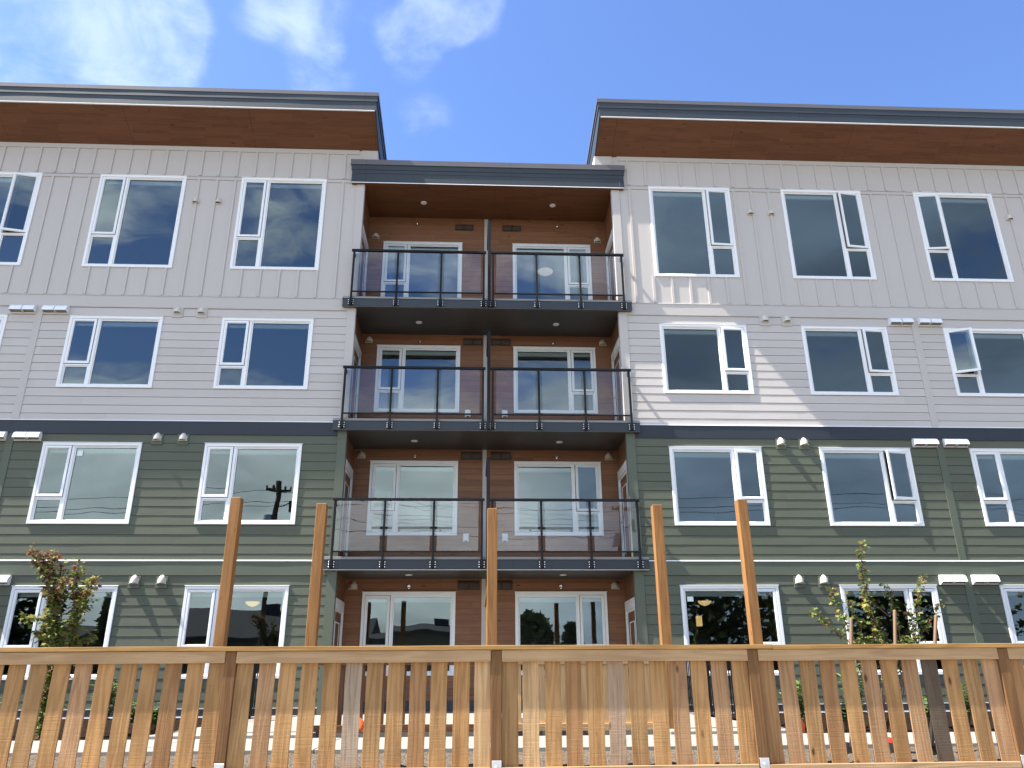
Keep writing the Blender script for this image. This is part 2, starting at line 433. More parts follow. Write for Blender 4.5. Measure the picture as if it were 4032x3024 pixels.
def glass(name, ior, tint, gtint, wob):
    m = bpy.data.materials.new(name); m.use_nodes = True
    nt = m.node_tree; nt.nodes.clear()
    out = N(nt, 'ShaderNodeOutputMaterial')
    tr = N(nt, 'ShaderNodeBsdfTransparent'); tr.inputs[0].default_value = (*tint, 1)
    gl = N(nt, 'ShaderNodeBsdfGlossy'); gl.inputs['Color'].default_value = (*gtint, 1); gl.inputs['Roughness'].default_value = 0.0
    fr = N(nt, 'ShaderNodeFresnel'); fr.inputs['IOR'].default_value = ior
    mx = N(nt, 'ShaderNodeMixShader')
    if wob:
        v = objcoord(nt)
        n = noise(nt, v, 1.3, 1, 0.4)
        bm = N(nt, 'ShaderNodeBump'); bm.inputs['Strength'].default_value = 1.0; bm.inputs['Distance'].default_value = wob
        nt.links.new(n, bm.inputs['Height'])
        nt.links.new(bm.outputs[0], gl.inputs['Normal'])
    nt.links.new(fr.outputs[0], mx.inputs[0]); nt.links.new(tr.outputs[0], mx.inputs[1]); nt.links.new(gl.outputs[0], mx.inputs[2])
    nt.links.new(mx.outputs[0], out.inputs[0])
    return m
m_pane = glass('window_glass', 2.12, (0.74, 0.83, 0.83), (0.85, 0.97, 0.98), 0.0016)
m_bglass = glass('balcony_glass', 1.72, (0.90, 0.93, 0.93), (1.0, 0.97, 1.0), 0.004)

def leaf(name, c0, c1):
    m, nt, b = mat(name)
    v = objcoord(nt)
    n = noise(nt, v, 9, 3)
    c = mixc(nt, maprange(nt, n, 0.3, 0.7), c0, c1)
    nt.links.new(c, b.inputs['Base Color'])
    b.inputs['Roughness'].default_value = 0.6
    b.inputs['Specular IOR Level'].default_value = 0.25
    tl = N(nt, 'ShaderNodeBsdfTranslucent'); nt.links.new(c, tl.inputs[0])
    mx = N(nt, 'ShaderNodeMixShader'); mx.inputs[0].default_value = 0.35
    o = nt.nodes['Material Output']
    nt.links.new(b.outputs[0], mx.inputs[1]); nt.links.new(tl.outputs[0], mx.inputs[2]); nt.links.new(mx.outputs[0], o.inputs[0])
    return m
m_lgreen = leaf('green_leaf', (0.075, 0.115, 0.026), (0.17, 0.22, 0.052))
m_lyel = leaf('yellow_green_leaf', (0.19, 0.20, 0.05), (0.33, 0.30, 0.085))
m_lred = leaf('russet_leaf', (0.145, 0.052, 0.034), (0.24, 0.105, 0.058))
m_laurel = leaf('laurel_leaf', (0.075, 0.135, 0.035), (0.17, 0.26, 0.07))
m_dleaf = leaf('dark_tree_leaf', (0.020, 0.035, 0.012), (0.05, 0.075, 0.025))
m_twig = paint('reddish_twig', (0.15, 0.07, 0.045), 0.7, 0.1)
m_bark = paint('bark', (0.09, 0.065, 0.045), 0.9, 0.2, (6, 6, 1), 4)

# ------------------------------------------------------------------ mesh helpers
class MB:
    def __init__(s):
        s.v = []; s.f = []; s.mi = []
    def q(s, pts, m=0):
        i = len(s.v); s.v.extend([tuple(p) for p in pts]); s.f.append(tuple(range(i, i+len(pts)))); s.mi.append(m)
    def box(s, x0, x1, y0, y1, z0, z1, m=0):
        i = len(s.v)
        s.v += [(x0,y0,z0),(x1,y0,z0),(x1,y1,z0),(x0,y1,z0),(x0,y0,z1),(x1,y0,z1),(x1,y1,z1),(x0,y1,z1)]
        for f in ((0,3,2,1),(4,5,6,7),(0,1,5,4),(1,2,6,5),(2,3,7,6),(3,0,4,7)):
            s.f.append(tuple(i+k for k in f)); s.mi.append(m)
    def prism(s, poly, axis, a0, a1, m=0):
        """poly: 2D outline in the two other axes, extruded along axis"""
        def P(p, a):
            return {0: (a, p[0], p[1]), 1: (p[0], a, p[1]), 2: (p[0], p[1], a)}[axis]
        n = len(poly); i = len(s.v)
        s.v += [P(p, a0) for p in poly] + [P(p, a1) for p in poly]
        s.f.append(tuple(i+k for k in range(n))[::-1]); s.mi.append(m)
        s.f.append(tuple(i+n+k for k in range(n))); s.mi.append(m)
        for k in range(n):
            s.f.append((i+k, i+(k+1) % n, i+n+(k+1) % n, i+n+k)); s.mi.append(m)
    def tube(s, pts, rads, n=6, m=0, cap=True):
        pts = [Vector(p) for p in pts]
        i0 = len(s.v)
        for k, p in enumerate(pts):
            d = (pts[min(k+1, len(pts)-1)] - pts[max(k-1, 0)]).normalized()
            a = d.orthogonal().normalized() if abs(d.z) > 0.99 else d.cross(Vector((0, 0, 1))).normalized()
            b = d.cross(a)
            r = rads[k] if hasattr(rads, '__len__') else rads
            for j in range(n):
                t = 2*math.pi*j/n
                s.v.append(tuple(p + a*math.cos(t)*r + b*math.sin(t)*r))
        for k in range(len(pts)-1):
            for j in range(n):
                s.f.append((i0+k*n+j, i0+k*n+(j+1) % n, i0+(k+1)*n+(j+1) % n, i0+(k+1)*n+j)); s.mi.append(m)
        if cap:
            s.f.append(tuple(i0+j for j in range(n))[::-1]); s.mi.append(m)
            e = i0+(len(pts)-1)*n
            s.f.append(tuple(e+j for j in range(n))); s.mi.append(m)
    def build(s, name, mats, parent=None, smooth=False, bevel=0.0, loc=None, seg=1):
        me = bpy.data.meshes.new(name)
        me.from_pydata(s.v, [], s.f)
        if not isinstance(mats, (list, tuple)):
            mats = [mats]
        for m in mats:
            me.materials.append(m)
        me.polygons.foreach_set('material_index', s.mi)
        if smooth:
            me.polygons.foreach_set('use_smooth', [True]*len(s.f))
        me.update()
        o = bpy.data.objects.new(name, me)
        COL.objects.link(o)
        if parent is not None:
            o.parent = parent
            off = Vector((0, 0, 0)); p = parent
            while p is not None:
                off += p.location; p = p.parent
            o.location = (Vector(loc) if loc else Vector((0, 0, 0))) - off
        elif loc:
            o.location = loc
        if bevel:
            md = o.modifiers.new('bevel', 'BEVEL'); md.width = bevel; md.segments = seg; md.limit_method = 'ANGLE'
        return o

def thing(name, label, cat, loc=(0, 0, 0), group=None):
    o = bpy.data.objects.new(name, None)
    COL.objects.link(o)
    o.location = loc; o.empty_display_size = 0.3
    o['label'] = label; o['category'] = cat
    if group: o['group'] = group
    return o
def tag(o, label=None, cat=None, group=None, kind=None):
    if label: o['label'] = label
    if cat: o['category'] = cat
    if group: o['group'] = group
    if kind: o['kind'] = kind
    return o

GZ = -0.61       # ground level at the building
S_Y = 1.45       # back wall of the balcony recess
XL, XR = -2.93, 3.43   # side walls of the recess

# ================================================================== ground
def sheet(name, x0, x1, y0, y1, z, m, nx=1, ny=1, amp=0.0, seed=0):
    rnd = random.Random(seed); b = MB()
    vs = {}
    for j in range(ny+1):
        for i in range(nx+1):
            edge = i in (0, nx) or j in (0, ny)
            vs[i, j] = (x0+(x1-x0)*i/nx, y0+(y1-y0)*j/ny, z+(0 if edge else rnd.uniform(-amp, amp)))
    for j in range(ny):
        for i in range(nx):
            b.q([vs[i, j], vs[i+1, j], vs[i+1, j+1], vs[i, j+1]])
    o = b.build(name, m)
    me = o.data
    bm = bmesh.new(); bm.from_mesh(me); bmesh.ops.remove_doubles(bm, verts=bm.verts, dist=1e-5); bm.to_mesh(me); bm.free()
    if amp:
        me.polygons.foreach_set('use_smooth', [True]*len(me.polygons))
    return tag(o, kind='structure')

g = MB(); g.q([(-500, -9.62, -0.80), (500, -9.62, -0.80), (500, 900, -0.80), (-500, 900, -0.80)])
g.q([(-500, -500, -1.72), (500, -500, -1.72), (500, -9.80, -1.72), (-500, -9.80, -1.72)], 1)
tag(g.build('ground', [m_soil, m_frontground]), kind='structure')
sheet('soil_strip', -16, 16, -9.62, -8.05, -0.665, m_soil, 260, 16, 0.030, 3)
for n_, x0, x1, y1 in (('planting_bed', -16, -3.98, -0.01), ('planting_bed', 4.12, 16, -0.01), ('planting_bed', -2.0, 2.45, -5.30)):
    sheet(n_, x0, x1, -6.28, y1, -0.72 if y1 < -5 else -0.64, m_mulch, int((x1-x0)*9), max(5, int((y1+6.28)*9)), 0.035, int(x0*7+90))  # strip below the patio fence: sunk dark mulch stands in for shadow
b = MB(); b.box(-16, 16, -9.80, -9.62, -1.72, -0.745)
tag(b.build('retaining_wall', m_conc, bevel=0.01), 'low grey concrete retaining wall under the cedar picket fence', 'wall')
b = MB()
xj = -16.0
while xj < 16:
    b.box(xj+0.004, xj+1.796, -8.06, -6.30, -0.78, -0.618); xj += 1.8
tag(b.build('walkway', m_conc, bevel=0.008), kind='structure')
b = MB()
b.box(-2.0, 2.45, -5.28, 1.44, -0.78, -0.572)
b.box(-3.96, -2.006, -6.29, 1.44, -0.78, -0.578)
b.box(2.456, 4.10, -6.29, 1.44, -0.78, -0.578)
tag(b.build('patio', m_conc, bevel=0.008), kind='structure')
b = MB(); b.q([(-200, -26, -1.712), (200, -26, -1.712), (200, -18.2, -1.712), (-200, -18.2, -1.712)])
tag(b.build('street', m_asph), kind='structure')
b = MB(); b.box(-200, 200, -18.0, -9.84, -1.9, -1.60)
tag(b.build('sidewalk', m_pave), kind='structure')

# ================================================================== apartment building
BLD = thing('apartment_building', 'four storey apartment building, grey siding above green, with wood lined balconies in the middle', 'building', (0.25, 4.0, GZ))

# ---- window layout: (x0, z0, width, height, y, casement side, opening angle)
WW = 2.106
LX = [-12.925, -9.405, -5.942]
RX = [4.340, 7.790, 11.300]
WIN = []
ZT = {1: 1.890, 2: 4.941, 3: 7.990, 4: 11.882}
ZB = {1: 0.10, 2: 3.166, 3: 6.229, 4: 9.288}
OPEN = {('4', 'L', 0): 13, ('4', 'R', 0): 4, ('4', 'R', 1): 7, ('4', 'R', 2): 6, ('3', 'R', 0): 3, ('3', 'R', 1): 5, ('3', 'R', 2): 24,
        ('2', 'R', 0): 3, ('2', 'R', 1): 11, ('2', 'R', 2): 1}
for fl in (1, 2, 3, 4):
    for i, x in enumerate(LX):
        WIN.append((x, ZB[fl], WW, ZT[fl]-ZB[fl], 0.0, 'R' if i == 0 else 'L', OPEN.get((str(fl), 'L', i), 0)))
    for i, x in enumerate(RX):
        WIN.append((x, ZB[fl], WW, ZT[fl]-ZB[fl], 0.0, 'L' if i == 2 else 'R', OPEN.get((str(fl), 'R', i), 0)))
CZT = {1: 1.915, 2: 4.960, 3: 7.975, 4: 10.985}
for fl in (1, 2, 3, 4):
    WIN.append((-2.518, CZT[fl]-1.77, 2.09, 1.77, S_Y, 'L', 0))
    WIN.append((0.918, CZT[fl]-1.77, 2.09, 1.77, S_Y, 'R', 5 if fl == 2 else 0))

def holes_for(y, x0, x1, z0, z1):
    return [(wx+0.03, wx+ww-0.03, wz+0.03, wz+wh-0.03) for wx, wz, ww, wh, wy, _, _ in WIN
            if wy == y and wx < x1 and wx+ww > x0 and wz < z1 and wz+wh > z0]

def minus(a0, a1, cuts):
    segs = [(a0, a1)]
    for c0, c1 in cuts:
        new = []
        for s0, s1 in segs:
            if c1 <= s0 or c0 >= s1: new.append((s0, s1)); continue
            if c0 > s0: new.append((s0, c0))
            if c1 < s1: new.append((c1, s1))
        segs = new
    return segs

def lap_siding(name, x0, x1, z0, z1, m, zref, seed, parent):
    """lapped boards, each with its own slight waviness and butt joints"""
    rnd = random.Random(seed); b = MB()
    hs = holes_for(0.0, x0, x1, z0, z1)
    k0 = math.floor((z0-zref)/0.2)-1
    z = zref+0.2*k0
    while z < z1:
        zb, zt = z, z+0.2
        ph = [rnd.uniform(0, 6.28) for _ in range(4)]
        joint = rnd.uniform(0, 3.66)
        off = {}
        def yy(x, zz, zb=zb, zt=zt, ph=ph, joint=joint, off=off):
            s = math.floor((x-x0+joint)/3.66)
            if s not in off: off[s] = rnd.uniform(-0.0006, 0.0006)
            wv = 0.0007*math.sin(x*2.3+ph[0])+0.0005*math.sin(x*5.1+ph[1])+0.0003*math.sin(x*9.7+ph[2])
            return -(0.0015+0.0074*(zt-zz)/0.2)+(wv+off[s])*(zt-zz)/0.2
        lo, hi = max(zb, z0), min(zt-0.008, z1)
        if hi > lo+1e-6:
            zs = sorted({lo, hi} | {h for H in hs for h in H[2:4] if lo < h < hi})
            for za, zc in zip(zs, zs[1:]):
                mid = (za+zc)/2
                for s0, s1 in minus(x0, x1, [(H[0], H[1]) for H in hs if H[2] < mid < H[3]]):
                    n = max(1, int((s1-s0)/0.22)); xs = [s0+(s1-s0)*i/n for i in range(n+1)]
                    jx = x0-joint
                    while jx < s1:
                        if s0 < jx < s1: xs += [jx-0.0015, jx+0.0015]
                        jx += 3.66
                    xs.sort()
                    for xa, xb in zip(xs, xs[1:]):
                        b.q([(xa, yy(xa, za), za), (xb, yy(xb, za), za), (xb, yy(xb, zc), zc), (xa, yy(xa, zc), zc)])
                        if abs(za-zb) < 1e-6:
                            b.q([(xa, 0.020, za), (xb, 0.020, za), (xb, yy(xb, za), za), (xa, yy(xa, za), za)])
                            b.q([(xa, 0.020, za-0.0085), (xb, 0.020, za-0.0085), (xb, 0.020, za), (xa, 0.020, za)])
                        if abs(zc-(zt-0.008)) < 1e-6:
                            b.q([(xa, yy(xa, zc), zc), (xb, yy(xb, zc), zc), (xb, 0.020, zc), (xa, 0.020, zc)])
        z += 0.2
    return b.build(name, m, parent)

def flat_holes(b, x0, x1, z0, z1, y, hs, m=0):
    xs = sorted({x0, x1} | {h for H in hs for h in H[:2] if x0 < h < x1})
    zs = sorted({z0, z1} | {h for H in hs for h in H[2:4] if z0 < h < z1})
    for xa, xb in zip(xs, xs[1:]):
        for za, zb in zip(zs, zs[1:]):
            cx, cz = (xa+xb)/2, (za+zb)/2
            if any(H[0] < cx < H[1] and H[2] < cz < H[3] for H in hs): continue
            b.q([(xa, y, za), (xb, y, za), (xb, y, zb), (xa, y, zb)], m)

XE = 15.5      # far ends of the wings
GR = 7.823 % 0.2
GN = 4.952 % 0.2
for sgn, (xa, xb) in (('L', (-XE, -3.07)), ('R', (3.575, XE))):
    vt = (-10.21, -10.05) if sgn == 'L' else (10.535, 10.70)
    for (p, q) in ((xa, vt[0]+0.005), (vt[1]-0.005, xb)):
        lap_siding('grey_lap_siding', p, q, 5.475, 8.235, m_grey, GR, 11 if p < 0 else 12, BLD)
        lap_siding('green_lap_siding', p, q, 2.425, 5.15, m_green, GN, 21 if p < 0 else 22, BLD)
        lap_siding('green_lap_siding', p, q, -0.44, 2.11, m_green, GN-0.045, 31 if p < 0 else 32, BLD)
    # vertical trims between siding fields
    for z0, z1, m in ((5.478, 8.232, m_greytrim), (2.428, 5.146, m_greentrim), (-0.44, 2.107, m_greentrim)):
        b = MB(); b.box(vt[0], vt[1], -0.020, 0.01, z0, z1)
        b.build('vertical_trim', m, BLD, bevel=0.002)
    # horizontal bands with flashing above
    for z0, z1, m, nm in ((8.232, 8.543, m_greytrim, 'trim_band'), (5.146, 5.462, m_slate, 'trim_band'), (2.107, 2.412, m_greentrim, 'trim_band')):
        b = MB(); rnd = random.Random(int(z0*10))
        x = xa
        n = 60
        pts = [xa+(xb-xa)*i/n for i in range(n+1)]
        ys = [-0.023+0.0012*math.sin(t*1.7+z0)+0.0008*math.sin(t*4.1) for t in pts]
        for (t0, y0), (t1, y1) in zip(zip(pts, ys), zip(pts[1:], ys[1:])):
            b.q([(t0, y0, z0), (t1, y1, z0), (t1, y1, z1), (t0, y0, z1)])
            b.q([(t0, 0.0, z0), (t1, 0.0, z0), (t1, y1, z0), (t0, y0, z0)])
            b.q([(t0, y0, z1), (t1, y1, z1), (t1, 0.0, z1), (t0, 0.0, z1)])
        b.build(nm, m, BLD)
        b = MB()
        b.prism([(0.0, z1+0.014), (-0.030, z1+0.004), (-0.034, z1-0.014), (-0.030, z1-0.014), (-0.027, z1+0.0005), (0.0, z1+0.0005)], 0, xa, xb)
        b.build('flashing', m_greytrim if z0 > 8 else m_flash, BLD)
    # board and batten top storey
    hs = holes_for(0.0, xa, xb, 8.5, 13)
    b = MB(); flat_holes(b, xa, xb, 8.55, 12.80, 0.0, hs)
    if sgn == 'L':
        bx = [-3.42-0.446*k for k in range(28)]
    else:
        bx = [3.842+0.4517*k for k in range(26)]
    for x in bx:
        for z0, z1 in ((8.562, 11.80), (11.925, 12.66)):
            for s0, s1 in minus(z0, z1, [(H[2]-0.03, H[3]+0.03) for H in hs if H[0]-0.05 < x+0.03 and H[1]+0.05 > x-0.03]):
                b.box(x-0.030, x+0.030, -0.023, 0.0, s0, s1)
    b.build('panel_siding', m_greypanel, BLD)
    b = MB()
    for s0, s1 in minus(xa, xb, [(H[0]-0.03, H[1]+0.03) for H in hs]):
        b.box(s0, s1, -0.0225, 0.001, 11.802, 11.886)
    b.box(xa, xb, -0.0245, 0.001, 12.662, 12.79)
    b.build('trim_band', m_greytrim, BLD)
    b = MB(); b.prism([(0.0, 11.908), (-0.031, 11.900), (-0.034, 11.887), (-0.030, 11.887), (-0.028, 11.894), (0.0, 11.897)], 0, xa, xb)
    b.build('flashing', m_greytrim, BLD)
    # base of the wall
    b = MB(); b.box(xa, xb, -0.004, 0.10, -0.80, -0.452)
    b.build('wall_base', m_base, BLD)
    b = MB(); b.box(xa, xb, -0.020, 0.0, -0.452, -0.441)
    b.box(xa, xb, -0.016, -0.0045, -0.61, -0.585)
    b.build('flashing', m_flash, BLD)
    # corner trims beside the recess
    c0, c1 = (-3.075, -2.878) if sgn == 'L' else (3.378, 3.580)
    side0, side1 = (XL-0.0, -2.872) if sgn == 'L' else (3.372, XR)
    for z0, z1, m in ((8.56, 11.76, m_greytrim), (5.478, 8.30, m_greytrim), (2.428, 5.30, m_greentrim), (-0.60, 2.22, m_greentrim)):
        b = MB(); b.box(c0, c1, -0.026, 0.005, z0, z1)
        if sgn == 'L': b.box(XL-0.02, c1+0.003, 0.006, 0.10, z0, z1)
        else: b.box(c0-0.003, XR+0.02, 0.006, 0.10, z0, z1)
        b.build('corner_trim', m, BLD, bevel=0.002)

# wall behind the end of the eaves, above the low roof
for x0, x1 in ((-3.0, -2.60), (2.98, 3.44)):
    b = MB(); b.box(x0, x1, -0.04, 9.0, 12.32, 12.775)
    b.build('parapet_wall', m_greytrim, BLD, bevel=0.003)
for x0, x1 in ((-3.08, -2.94), (3.40, 3.59)):
    b = MB(); b.box(x0, x1, -0.012, 0.3, 11.765, 12.772)
    b.build('parapet_wall', m_greypanel, BLD)
# side walls of the wings above the low roof and the shell behind
b = MB()
b.box(-XE, -3.02, 9.0, 9.2, -0.7, 12.9); b.box(3.46, XE, 9.0, 9.2, -0.7, 12.9); b.box(-3.02, 3.46, 9.0, 9.2, -0.7, 12.2)
b.box(-XE-0.2, -XE, 0.0, 9.2, -0.7, 12.8); b.box(XE, XE+0.2, 0.0, 9.2, -0.7, 12.8)
b.box(-3.06, -3.0, 1.6, 9.0, 12.30, 12.9); b.box(3.44, 3.5, 1.6, 9.0, 12.30, 12.9)
b.build('outer_wall', m_greytrim, BLD)

# ---- interior: floors, partitions and back walls seen dimly through the panes
b = MB()
for z0, z1 in ((-0.75, -0.45), (2.2, 2.45), (5.26, 5.50), (8.30, 8.55), (12.32, 12.5)):
    b.box(-XE, -3.02, 0.14, 6.0, z0, z1); b.box(3.50, XE, 0.14, 6.0, z0, z1)
for z0, z1 in ((-0.75, -0.45), (2.2, 2.45), (5.26, 5.50), (8.30, 8.55), (11.77, 11.95)):
    b.box(XL-0.07, XR+0.07, S_Y+0.13, 6.0, z0, z1)
b.box(-XE, XE, 6.0, 6.1, -0.75, 12.3)
for x in (-10.5, -6.75, 7.2, 10.95): b.box(x-0.06, x+0.06, 0.14, 6.0, -0.5, 12.32)
for x in (-3.08, 0.2, 3.56): b.box(x-0.05, x+0.05, S_Y+0.14, 6.0, -0.5, 11.8)
b.build('interior_walls', m_interior, BLD)

# ---- windows
def make_window(x0, z0, w, h, y, side, ang, seed):
    rnd = random.Random(seed)
    def bx(b, a0, a1, d0, d1, c0, c1, m=0):
        if side == 'R': a0, a1 = w-a1, w-a0
        b.box(x0+a0, x0+a1, y+d0, y+d1, z0+c0, z0+c1, m)
    b = MB()
    ct = 0.062                                   # flat casing
    bx(b, 0, w, -0.030, 0.02, h-ct, h); bx(b, 0, w, -0.032, 0.02, 0, ct)
    bx(b, 0, ct, -0.0295, 0.02, ct, h-ct); bx(b, w-ct, w, -0.0295, 0.02, ct, h-ct)
    # frame set inside the casing
    t0, t1 = ct-0.004, 0.082
    bx(b, t0, w-t0, -0.012, 0.11, h-t1, h-t0); bx(b, t0, w-t0, -0.013, 0.11, t0, t1-0.012)
    bx(b, t0, t1, -0.0125, 0.11, t1-0.012, h-t1); bx(b, w-t1, w-t0, -0.0125, 0.11, t1-0.012, h-t1)
    mu0, mu1 = 0.612, 0.690
    bx(b, mu0, mu1, -0.011, 0.11, t1-0.012, h-t1)
    trz = h*0.317 if h < 2.2 else h*0.338
    bx(b, t1, mu0, -0.010, 0.11, trz-0.028, trz+0.028)
    # glazing stops
    g0 = 0.026
    for (a0, a1, c0, c1) in ((mu1, w-t1, t1-0.012, h-t1), (t1, mu0, t1-0.012, trz-0.028)):
        bx(b, a0, a0+g0, 0.006, 0.05, c0+g0, c1-g0); bx(b, a1-g0, a1, 0.006, 0.05, c0+g0, c1-g0)
        bx(b, a0, a1, 0.0055, 0.05, c0, c0+g0); bx(b, a0, a1, 0.0055, 0.05, c1-g0, c1)
    # head flashing
    bx(b, -0.015, w+0.015, -0.042, 0.0, h+0.001, h+0.013)
    win = b.build('window', m_white, BLD, bevel=0.003)
    gb = MB(); bx(gb, t1-0.004, mu0+0.004, 0.020, 0.06, trz+0.02, h-t1+0.006)   # dark gap round the sash
    for (a0, a1, c0, c1) in ((t1-0.022, t1-0.0135, trz+0.008, h-t1+0.020), (mu0+0.009, mu0+0.021, trz+0.008, h-t1+0.020)):
        bx(gb, a0, a1, -0.0135, -0.006, c0, c1)
    bx(gb, t1-0.022, mu0+0.018, -0.0137, -0.006, h-t1+0.011, h-t1+0.0195); bx(gb, t1-0.022, mu0+0.021, -0.0137, -0.006, trz+0.008, trz+0.0205)
    # keep only the thin gasket, the panel behind would hide the room
    gb.v = gb.v[8:]; gb.f = [tuple(i-8 for i in f) for f in gb.f[6:]]; gb.mi = gb.mi[6:]
    gb.build('gasket', m_gasket, win)
    # casement sash, hinged at the outer jamb
    s0, s1, c0, c1 = t1-0.014, mu0+0.010, trz+0.020, h-t1+0.012
    sb = MB(); pb = MB(); sf = 0.050
    def sbx(b, a0, a1, d0, d1, e0, e1, m=0): b.box(a0, a1, d0, d1, e0, e1, m)
    sbx(sb, s0, s1, -0.028, 0.012, c0, c0+sf); sbx(sb, s0, s1, -0.028, 0.012, c1-sf, c1)
    sbx(sb, s0, s0+sf, -0.0275, 0.012, c0+sf, c1-sf); sbx(sb, s1-sf, s1, -0.0275, 0.012, c0+sf, c1-sf)
    gq = 0.013
    sbx(sb, s0+sf, s0+sf+gq, -0.016, 0.008, c0+sf, c1-sf); sbx(sb, s1-sf-gq, s1-sf, -0.016, 0.008, c0+sf, c1-sf)
    sbx(sb, s0+sf+gq, s1-sf-gq, -0.0165, 0.008, c0+sf, c0+sf+gq); sbx(sb, s0+sf+gq, s1-sf-gq, -0.0165, 0.008, c1-sf-gq, c1-sf)
    e = sf+0.01
    tl = rnd.uniform(-0.004, 0.004); tx = rnd.uniform(-0.004, 0.004)
    def P(a, c, d): return (a, d + (a-s0)*tx + (c-c0)*tl, c)
    pb.q([P(s0+e, c0+e, -0.002), P(s1-e, c0+e, -0.002), P(s1-e, c1-e, -0.002), P(s0+e, c1-e, -0.002)])
    A = math.radians(ang)
    def xf(vs):
        out = []
        for (a, d, c) in vs:
            ra = (a-s0)*math.cos(A) + d*math.sin(A)*1.0
            rd = -(a-s0)*math.sin(A) + d*math.cos(A)
            aa = s0+ra
            if side == 'R': aa = w-aa
            out.append((x0+aa, y+rd, z0+c))
        return out
    sb.v = xf(sb.v); pb.v = xf(pb.v)
    if side == 'R':
        sb.f = [f[::-1] for f in sb.f]
        pb.f = [f[::-1] for f in pb.f]
    sb.build('sash', m_white, win, bevel=0.003)
    # fixed panes, each very slightly out of true like real sealed units
    for (a0, a1, e0, e1) in ((mu1+g0*0.5, w-t1-g0*0.5, t1, h-t1-g0*0.5), (t1+g0*0.5, mu0-g0*0.5, t1, trz-0.04)):
        tl = rnd.uniform(-0.0035, 0.0035); tx = rnd.uniform(-0.0035, 0.0035)
        q = []
        for (a, c) in ((a0, e0), (a1, e0), (a1, e1), (a0, e1)):
            aa = w-a if side == 'R' else a
            q.append((x0+aa, y+0.028+(a-a0)*tx+(c-e0)*tl, z0+c))
        pb.q(q[::-1] if side == 'R' else q)
    pb.build('pane', m_pane, win)
    # rolled up blind behind the glass
    bb = MB()
    bx(bb, mu1+0.01, w-t1-0.01, 0.075, 0.13, h-t1-0.135, h-t1-0.02)
    if ang < 3: bx(bb, t1+0.02, mu0-0.02, 0.075, 0.13, h-t1-0.125, h-t1-0.02)
    bb.build('blind', m_blind, win, bevel=0.01)
    return win
wins = [make_window(*wn, seed=100+i) for i, wn in enumerate(WIN)]

# a pale sticker left on one pane of the second storey
b = MB(); b.box(-9.405+0.735, -9.405+0.86, 0.0235, 0.0245, 4.655, 4.775)
b.build('sticker', m_stick, wins[(2-1)*6+1])
for x0_, z_, dz_ in ((4.42, 1.57, 0.10), (6.02, 1.62, 0.09)):
    b = MB(); b.box(x0_+0.06, x0_+0.19, 0.0185, 0.0195, z_, z_+dz_)
    b.build('sticker', m_stick, wins[3])

# ---- recess: wood lined walls, ceilings
b = MB()
hs = holes_for(S_Y, -4, 4, -1, 13)
flat_holes(b, XL, 0.16, -0.36, 11.76, S_Y, hs); flat_holes(b, 0.25, XR, -0.36, 11.76, S_Y, hs)
b.build('wood_back_wall', m_woodwall, BLD)
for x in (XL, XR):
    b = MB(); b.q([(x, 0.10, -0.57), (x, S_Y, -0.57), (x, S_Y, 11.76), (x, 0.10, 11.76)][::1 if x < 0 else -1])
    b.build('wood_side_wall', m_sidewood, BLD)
for z0, z1 in ((-0.57, 2.21), (2.50, 5.26), (5.55, 8.29), (8.58, 11.74)):
    b = MB(); b.box(0.157, 0.253, S_Y-0.020, S_Y+0.01, z0, z1)
    b.build('vertical_trim', m_greytrim, BLD, bevel=0.002)
b = MB(); b.box(XL, XR, S_Y-0.012, S_Y+0.05, -0.575, -0.365)
b.build('wall_base', m_base, BLD)
b = MB(); b.q([(XL, -0.07, 11.752), (XR, -0.07, 11.752), (XR, S_Y, 11.752), (XL, S_Y, 11.752)][::-1])
b.q([(-3.19, -0.095, 11.7525), (XL, -0.095, 11.7525), (XL, 0.0, 11.7525), (-3.19, 0.0, 11.7525)][::-1])
b.q([(XR, -0.095, 11.7525), (3.68, -0.095, 11.7525), (3.68, 0.0, 11.7525), (XR, 0.0, 11.7525)][::-1])
b.q([(XL, -0.095, 11.7525), (XR, -0.095, 11.7525), (XR, -0.07, 11.7525), (XL, -0.07, 11.7525)][::-1])
b.build('wood_soffit', m_soffit, BLD)

